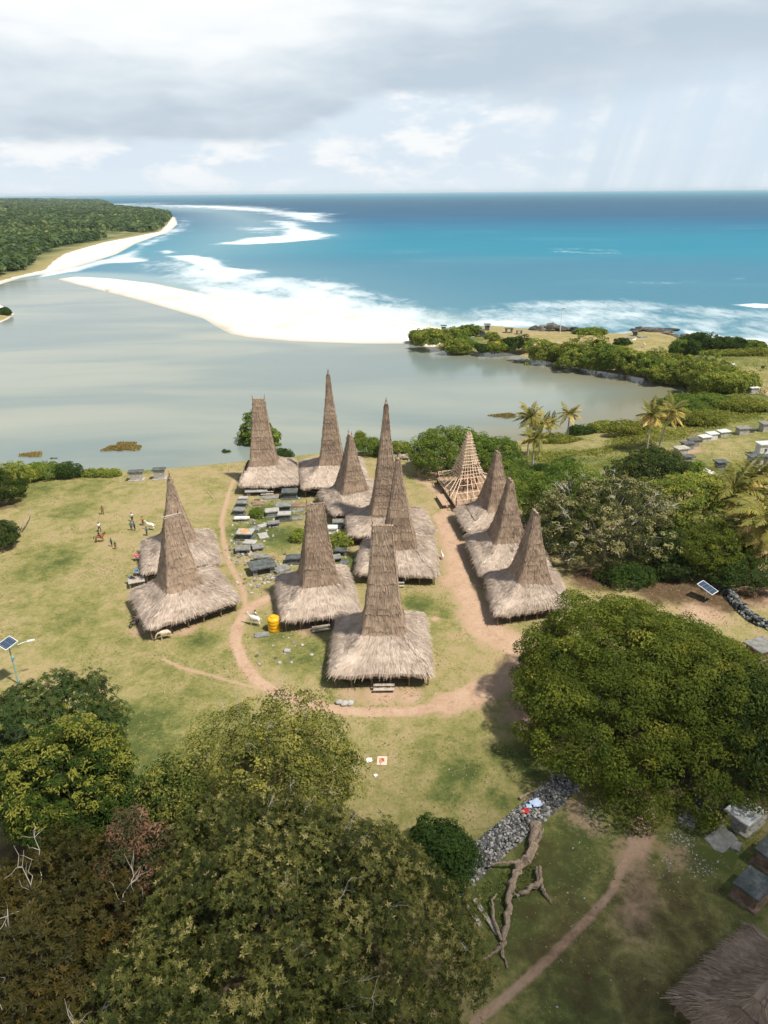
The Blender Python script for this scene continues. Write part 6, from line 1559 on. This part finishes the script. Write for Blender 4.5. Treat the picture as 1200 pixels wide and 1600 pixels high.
def person(label, px, py, rz, h=1.65, shirt=None, trousers=None, walk=.0, arms=(.2, -.1), group='people on the lawn', pos=None, sit=False, lie=False, long_skirt=False):
    g = gat(px, py) if pos is None else np.array(pos, float); s = h / 1.65
    r = thing('person', label, 'person', g, R_(rz), group)
    f = lambda *a: tuple(x * s for x in a)
    st = walk
    J = [f(0, 0, .90, .125, .10), f(0, -.01, 1.08, .115, .085), f(0, 0, 1.28, .145, .10), f(0, .0, 1.40, .065), f(0, -.02, 1.46, .055), f(0, -.03, 1.56, .085, .095), f(0, -.02, 1.63, .07)]; Ed = [(0, 1), (1, 2), (2, 3), (3, 4), (4, 5), (5, 6)]
    # a nose bump for the face
    J.append(f(0, -.125, 1.545, .016)); Ed.append((5, 7))
    legs = []
    for k, sx in enumerate((-1, 1)):
        b0 = len(J); dy = st * sx
        if sit: L = [f(sx * .10, -.03, .88, .085), f(sx * .24, -.30, .72, .070), f(sx * .30, -.22, .36, .048), f(sx * .30, -.20, .30, .04), f(sx * .30, -.32, .26, .035)]
        else: L = [f(sx * .085, 0, .84, .085), f(sx * .10, -dy * .5, .48, .060), f(sx * .10, -dy * .6 + .06, .10, .040), f(sx * .10, -dy * .6 + .05, .045, .036), f(sx * .11, -dy * .6 - .12, .03, .030)]
        J += L; Ed += [(0, b0), (b0, b0 + 1), (b0 + 1, b0 + 2), (b0 + 2, b0 + 3), (b0 + 3, b0 + 4)]; legs.append(b0)
        a0 = len(J); ar = arms[k]
        J += [f(sx * .19, 0, 1.36, .055), f(sx * .26, ar * .4 + .02, 1.10, .040), f(sx * .27, -.10 - ar * .6 * (1 if ar > 0 else .3), .88 + abs(ar) * .25, .030), f(sx * .275, -.13 - ar * .7 * (1 if ar > 0 else .3), .81 + abs(ar) * .3, .032, .018)]
        Ed += [(2, a0), (a0, a0 + 1), (a0 + 1, a0 + 2), (a0 + 2, a0 + 3)]
        hx, hy, hzz = J[a0 + 3][:3]; hb = len(J)
        for q in range(4): J.append((hx + (q - 1.5) * .014 * s, hy - .015 * s - abs(q - 1.5) * -.004, hzz - (.085 - .012 * abs(q - 1.2)) * s, .0085 * s)); Ed.append((a0 + 3, hb + q))
        J.append((hx - sx * .035 * s, hy - .035 * s, hzz - .035 * s, .009 * s)); Ed.append((a0 + 3, hb + 4))
    skin_obj('body', J, Ed, SKIN, r)
    # hair
    b = MB(); V = ICO2_V * np.array([.098, .112, .10]) * s; V = V[:, :] + np.array(f(0, .005, 1.595)); keep = [t for t in ICO2_F if (V[t].mean(0)[2] > 1.575 * s or V[t].mean(0)[1] > .03 * s)]
    b.add(V, np.array(keep)); b.build('hair', HAIR, r, smooth=True)
    if shirt:
        T = [f(0, 0, .92, .145, .118), f(0, -.01, 1.10, .138, .105), f(0, 0, 1.30, .165, .118), f(0, 0, 1.38, .085)]; E2 = [(0, 1), (1, 2), (2, 3)]
        for k, sx in enumerate((-1, 1)): T += [f(sx * .20, 0, 1.355, .070), f(sx * .245, arms[k] * .3 + .015, 1.16, .058)]; n = len(T); E2 += [(2, n - 2), (n - 2, n - 1)]
        skin_obj('shirt', T, E2, shirt, r)
    if trousers:
        T = [f(0, 0, .92, .138, .112)]; E2 = []
        for k, sx in enumerate((-1, 1)):
            q = J[legs[k]:legs[k] + 3]; n = len(T)
            T += [(q[0][0], q[0][1], q[0][2], .102 * s), (q[1][0], q[1][1], q[1][2], .078 * s)]; E2 += [(0, n), (n, n + 1)]
            e = np.array(q[1][:3]) * .35 + np.array(q[2][:3]) * .65; T.append((*e, .060 * s)); E2.append((n + 1, n + 2))
        skin_obj('trousers', T, E2, trousers, r)
    if lie: r.rotation_euler = (R_(-84), 0, R_(rz)); r.location = (g[0], g[1], g[2] + .12)
    return r
WH = cloth_mat('white_shirt', (.74, .74, .74)); NV = cloth_mat('navy_cloth', (.025, .045, .10)); TL = cloth_mat('teal_shirt', (.04, .16, .17)); OR = cloth_mat('orange_shirt', (.62, .22, .04)); BL = cloth_mat('blue_shirt', (.08, .18, .36)); DK = cloth_mat('dark_trousers', (.03, .03, .035)); BR = cloth_mat('brown_shorts', (.14, .06, .04)); GN = cloth_mat('dark_green_shirt', (.02, .09, .06))
person('shirtless person walking alone at the back of the lawn', 161, 804, 40, 1.65, None, BR, .25, (.5, -.2))
person('person in a white shirt walking behind the brown horse', 156, 831, 60, 1.7, WH, DK, .3, (.3, -.3))
person('left one of two children in dark teal on the lawn', 175, 854, -20, 1.45, TL, DK, .1)
person('right one of two children in dark teal on the lawn, the shorter', 181, 858, 30, 1.3, GN, BR, .1)
person('person in a white shirt standing behind the pair in navy', 207, 815, -10, 1.65, WH, NV, .0)
person('left one of the pair in navy on the lawn', 206, 829, 10, 1.6, TL, NV, .05)
person('right one of the pair in navy on the lawn', 211, 829, -30, 1.6, BL, NV, .05)
person('person in an orange shirt beside the white horse on the lawn', 224, 821, 80, 1.65, OR, NV, .15, (.6, .1))
person('person in teal and orange in front of the white horse, nearest the thatched roof', 230, 837, 100, 1.6, TL, GN, .1, (.5, .1))
person('person in a pale shirt holding the white horse by the water tank', 400, 970, -60, 1.6, WH, DK, .1, (.5, .0))
pp = at(213, 905, 1.15)
person('person lying on the platform edge between the left pair of houses', 0, 0, 70, 1.6, BL, DK, 0, (.1, .1), pos=pp, lie=True, group='people by the houses')
pb = MB(); pb.box((0, 0, -.12), (2.2, 1.6, .08)); 
for sx in (-1, 1):
    for sy in (-1, 1): pb.tube([(sx * .95, sy * .65, -1.25), (sx * .95, sy * .65, -.12)], .05, 5)
o = pb.build('sleeping_platform', M['grey_wood']); o.location = tuple(pp); o.rotation_euler = (0, 0, .35); tag(o, 'low wooden platform between the left pair of houses, a person lying on it', 'platform')
person('person in an orange shirt under the eaves of the front house of the right row', 777, 968, 0, 1.5, OR, DK, 0, group='people by the houses')

def horse(label, px, py, rz, col, mane, s=1.0, graze=False, cat='horse', name='horse', group='horses', horns=False):
    g = gat(px, py); r = thing(name, label, cat, g, R_(rz), group)
    f = lambda x, y, z, *ra: (x * s, y * s, z * s) + tuple(k * s for k in ra)
    J = [f(-.55, 0, 1.12, .24, .26), f(-.15, 0, 1.06, .24, .27), f(.30, 0, 1.08, .22, .28), f(.52, 0, 1.16, .17, .22)]; Ed = [(0, 1), (1, 2), (2, 3)]
    if graze: N = [f(.80, 0, 1.08, .11, .15), f(1.02, 0, .86, .085, .12), f(1.12, 0, .66, .085, .10), f(1.20, 0, .42, .055, .065), f(1.22, 0, .34, .05, .055)]
    else: N = [f(.74, 0, 1.36, .11, .16), f(.92, 0, 1.56, .085, .12), f(1.02, 0, 1.62, .09, .10), f(1.24, 0, 1.44, .055, .065), f(1.31, 0, 1.38, .05, .055)]
    n0 = len(J); J += N; Ed += [(3, n0), (n0, n0 + 1), (n0 + 1, n0 + 2), (n0 + 2, n0 + 3), (n0 + 3, n0 + 4)]
    for sy in (-1, 1): J.append(f(N[2][0] / s - .03, sy * .08, N[2][2] / s + .16, .02)); Ed.append((n0 + 2, len(J) - 1))
    for sy, dx in ((-1, .06), (1, -.06)):
        b0 = len(J); J += [f(-.60, sy * .14, .92, .12), f(-.50 + dx, sy * .15, .74, .085), f(-.70 + dx, sy * .15, .48, .05), f(-.66 + dx, sy * .15, .20, .036), f(-.64 + dx, sy * .15, .09, .045), f(-.60 + dx, sy * .15, .03, .052)]; Ed += [(0, b0)] + [(b0 + k, b0 + k + 1) for k in range(5)]
        b0 = len(J); J += [f(.42, sy * .14, .86, .10), f(.42 - dx, sy * .15, .62, .065), f(.43 - dx, sy * .15, .42, .046), f(.42 - dx, sy * .15, .18, .034), f(.43 - dx, sy * .15, .09, .043), f(.47 - dx, sy * .15, .03, .05)]; Ed += [(2, b0)] + [(b0 + k, b0 + k + 1) for k in range(5)]
    skin_obj('body', J, Ed, col, r, 1)
    T = [f(-.78, 0, 1.20, .05), f(-.90, 0, 1.05, .07), f(-.95, 0, .75, .06), f(-.94, 0, .50, .03)]; skin_obj('tail', T, [(0, 1), (1, 2), (2, 3)], mane, r)
    if name == 'horse':
        b = MB(); P = np.array([np.array(j[:3]) for j in [J[3]] + N[:3]]); off = np.array([[-.12, 0, .18], [-.10, 0, .16], [-.07, 0, .12], [-.02, 0, .12]]) * s
        for q in range(len(P) - 1):
            for k in np.linspace(0, 1, 5):
                p = (P[q] + off[q]) * (1 - k) + (P[q + 1] + off[q + 1]) * k; b.rock(p, (.07 * s, .035 * s, .10 * s), np.random.default_rng(q), .2)
        b.build('mane', mane, r)
    return r
HB = plain_mat('chestnut_hide', (.26, .105, .045), .5, .15, 2); HW = plain_mat('white_hide', (.72, .68, .62), .6, .08, 2); HK = plain_mat('dark_mane', (.05, .025, .015), .6, .1); HWM = plain_mat('cream_mane', (.50, .42, .33), .7, .1); HP = plain_mat('cream_hide', (.60, .48, .38), .6, .25, 2); HD = plain_mat('dark_brown_hide', (.07, .04, .025), .6, .15)
hb = horse('brown horse carrying a rider on the lawn', 157, 847, 14, HB, HK, .95)
gh = gat(157, 847)
person('rider in dark clothes sitting on the brown horse', 0, 0, 104, 1.6, NV, DK, pos=(gh[0] - .05, gh[1], gh[2] + .40), sit=True, arms=(.3, .3))
horse('white horse on the lawn beside the people', 236, 828, 165, HW, HWM, .95)
horse('white horse walking on the path left of the water tank', 399, 977, 160, HW, HWM, 1.05)
horse('cream horse with dark legs grazing at the front eaves of the left house', 259, 999, -158, HP, HK, 1.0, graze=True)
horse('small white calf on the dirt lane beside the rounded roof', 691, 873, 100, HW, HWM, .62, cat='calf', name='calf')
for i, (x, y, l, c) in enumerate([(990, 536, 'white cow on the meadow near the rocky point', HW), (1006, 543, 'pale cow standing left of the umbrella-tree meadow track', HP), (1136, 573, 'dark cow grazing beyond the lagoon corner', HD), (1145, 575, 'white cow lying by the dark cow beyond the lagoon corner', HW), (1191, 579, 'dark cow at the right edge of the meadow', HD)]):
    horse(l, x, y, 30 + 60 * i, c, c, 1.15, graze=i == 2, cat='cow', name='cow', group='cows on the far meadow')

# motorbike at the corner of the left house
g = gat(210, 977); mb_ = thing('motorbike', 'dark motorbike parked at the corner of the left thatched house', 'motorbike', g, R_(70))
RUB = plain_mat('rubber', (.02, .02, .02), .8, .1); CHR = plain_mat('grey_metal', (.45, .44, .43), .35, .1, metal=.7); PNT = plain_mat('dark_red_paint', (.16, .05, .04), .35, .1)
for x in (-.62, .62):
    b = MB(); a_ = np.linspace(0, 2 * math.pi, 21); b.tube(np.column_stack([x + .26 * np.cos(a_), 0 * a_, .30 + .26 * np.sin(a_)]), .055, 6, cap=False); w_ = b.build('wheel', RUB, mb_)
    b = MB()
    for k in range(6): b.tube([(x, 0, .30), (x + .24 * math.cos(k * 1.047), 0, .30 + .24 * math.sin(k * 1.047))], .012, 4)
    b.build('rim', CHR, w_)
b = MB(); b.box((0, 0, .48), (.5, .22, .30), taper=.8); b.tube([(-.62, .06, .30), (-.2, .06, .45), (.35, 0, .75), (.62, .05, .30)], .035, 6); b.build('frame', CHR, mb_)
b = MB(); b.box((-.32, 0, .76), (.72, .24, .10), taper=.85); b.build('seat', RUB, mb_)
b = MB(); b.box((.20, 0, .74), (.34, .26, .20), taper=.7); b.box((.62, 0, .62), (.34, .14, .05)); b.build('tank_fairing', PNT, mb_)
b = MB(); b.tube([(.40, -.34, 1.0), (.48, -.1, .98), (.48, .1, .98), (.40, .34, 1.0)], .022, 5); b.box((.56, 0, .90), (.14, .18, .18)); b.build('handlebar', CHR, mb_)
# bright cloths at the eaves of the left pair
PKM = plain_mat('pink_bundle', (.52, .12, .14), .8, .1)
for l, x, y, m_ in [('pink cloth bundle under the back roof of the left pair', 216, 868, PKM), ('blue cloth bundle under the back roof of the left pair', 217, 891, BL)]:
    b = MB(); rg = np.random.default_rng(x + y)
    for _ in range(7): b.rock(rg.normal(0, .22, 3) * [1.4, .6, .25], (.35, .2, .12), rg, .2)
    o = b.build('cloth_bundle', m_); p = at(x, y, .9); o.location = tuple(p); tag(o, l, 'cloth')
    b = MB(); b.box((p[0] + .3, p[1], .72), (1.6, 1.0, .08)); 
    for sx in (-.6, .6):
        for sy in (-.35, .35): b.tube([(p[0] + .3 + sx, p[1] + sy, -.2), (p[0] + .3 + sx, p[1] + sy, .72)], .04, 5)
    o = b.build('wooden_bench', M['grey_wood']); tag(o, 'wooden bench under the back eaves carrying the ' + l.split(' under')[0], 'bench')

# ------------------------------------------------------------------ air
b = MB(); b.box((0, 0, (85 - 13) / 2.), (2.3 * SEA_R, 2.3 * SEA_R, 98.0)); hzo = b.build('haze', None); tag(hzo, 'thin pale sea haze over the whole coast', 'haze', kind='stuff')
m = bpy.data.materials.new('haze_air'); m.use_nodes = True; t = NT(m.node_tree); t.n.clear(); out = t.node('ShaderNodeOutputMaterial')
v = t.node('ShaderNodeVolumePrincipled'); v.inputs['Color'].default_value = (.76, .90, 1.0, 1); v.inputs['Density'].default_value = HAZE_D; v.inputs['Anisotropy'].default_value = 0.0
t.l.new(v.outputs[0], out.inputs['Volume']); hzo.data.materials.append(m)
# unseen cloud added towards the sun to darken near trees and the lower right
rg = np.random.default_rng(77); b = MB(); cc = np.array([76.0, -14.0, 0]) + np.array(tosun) * 620
V3, F3 = subdiv_ico(*subdiv_ico(ICO2_V, ICO2_F)); fb = bumps(rg, 40, .30)
V = V3 * fb(V3)[:, None] * np.array([84., 74., 34.]); V[:, 2] = np.where(V[:, 2] < 0, V[:, 2] * .55, V[:, 2]); b.add(V + cc, F3)
co = b.build('added_shade_cloud', None, smooth=True, kind='structure')
m = bpy.data.materials.new('shade_cloud_vapour'); m.use_nodes = True; t = NT(m.node_tree); t.n.clear(); out = t.node('ShaderNodeOutputMaterial')
v = t.node('ShaderNodeVolumePrincipled'); v.inputs['Color'].default_value = (.95, .95, .95, 1); v.inputs['Density'].default_value = 0.062
t.l.new(v.outputs[0], out.inputs['Volume']); co.data.materials.append(m)
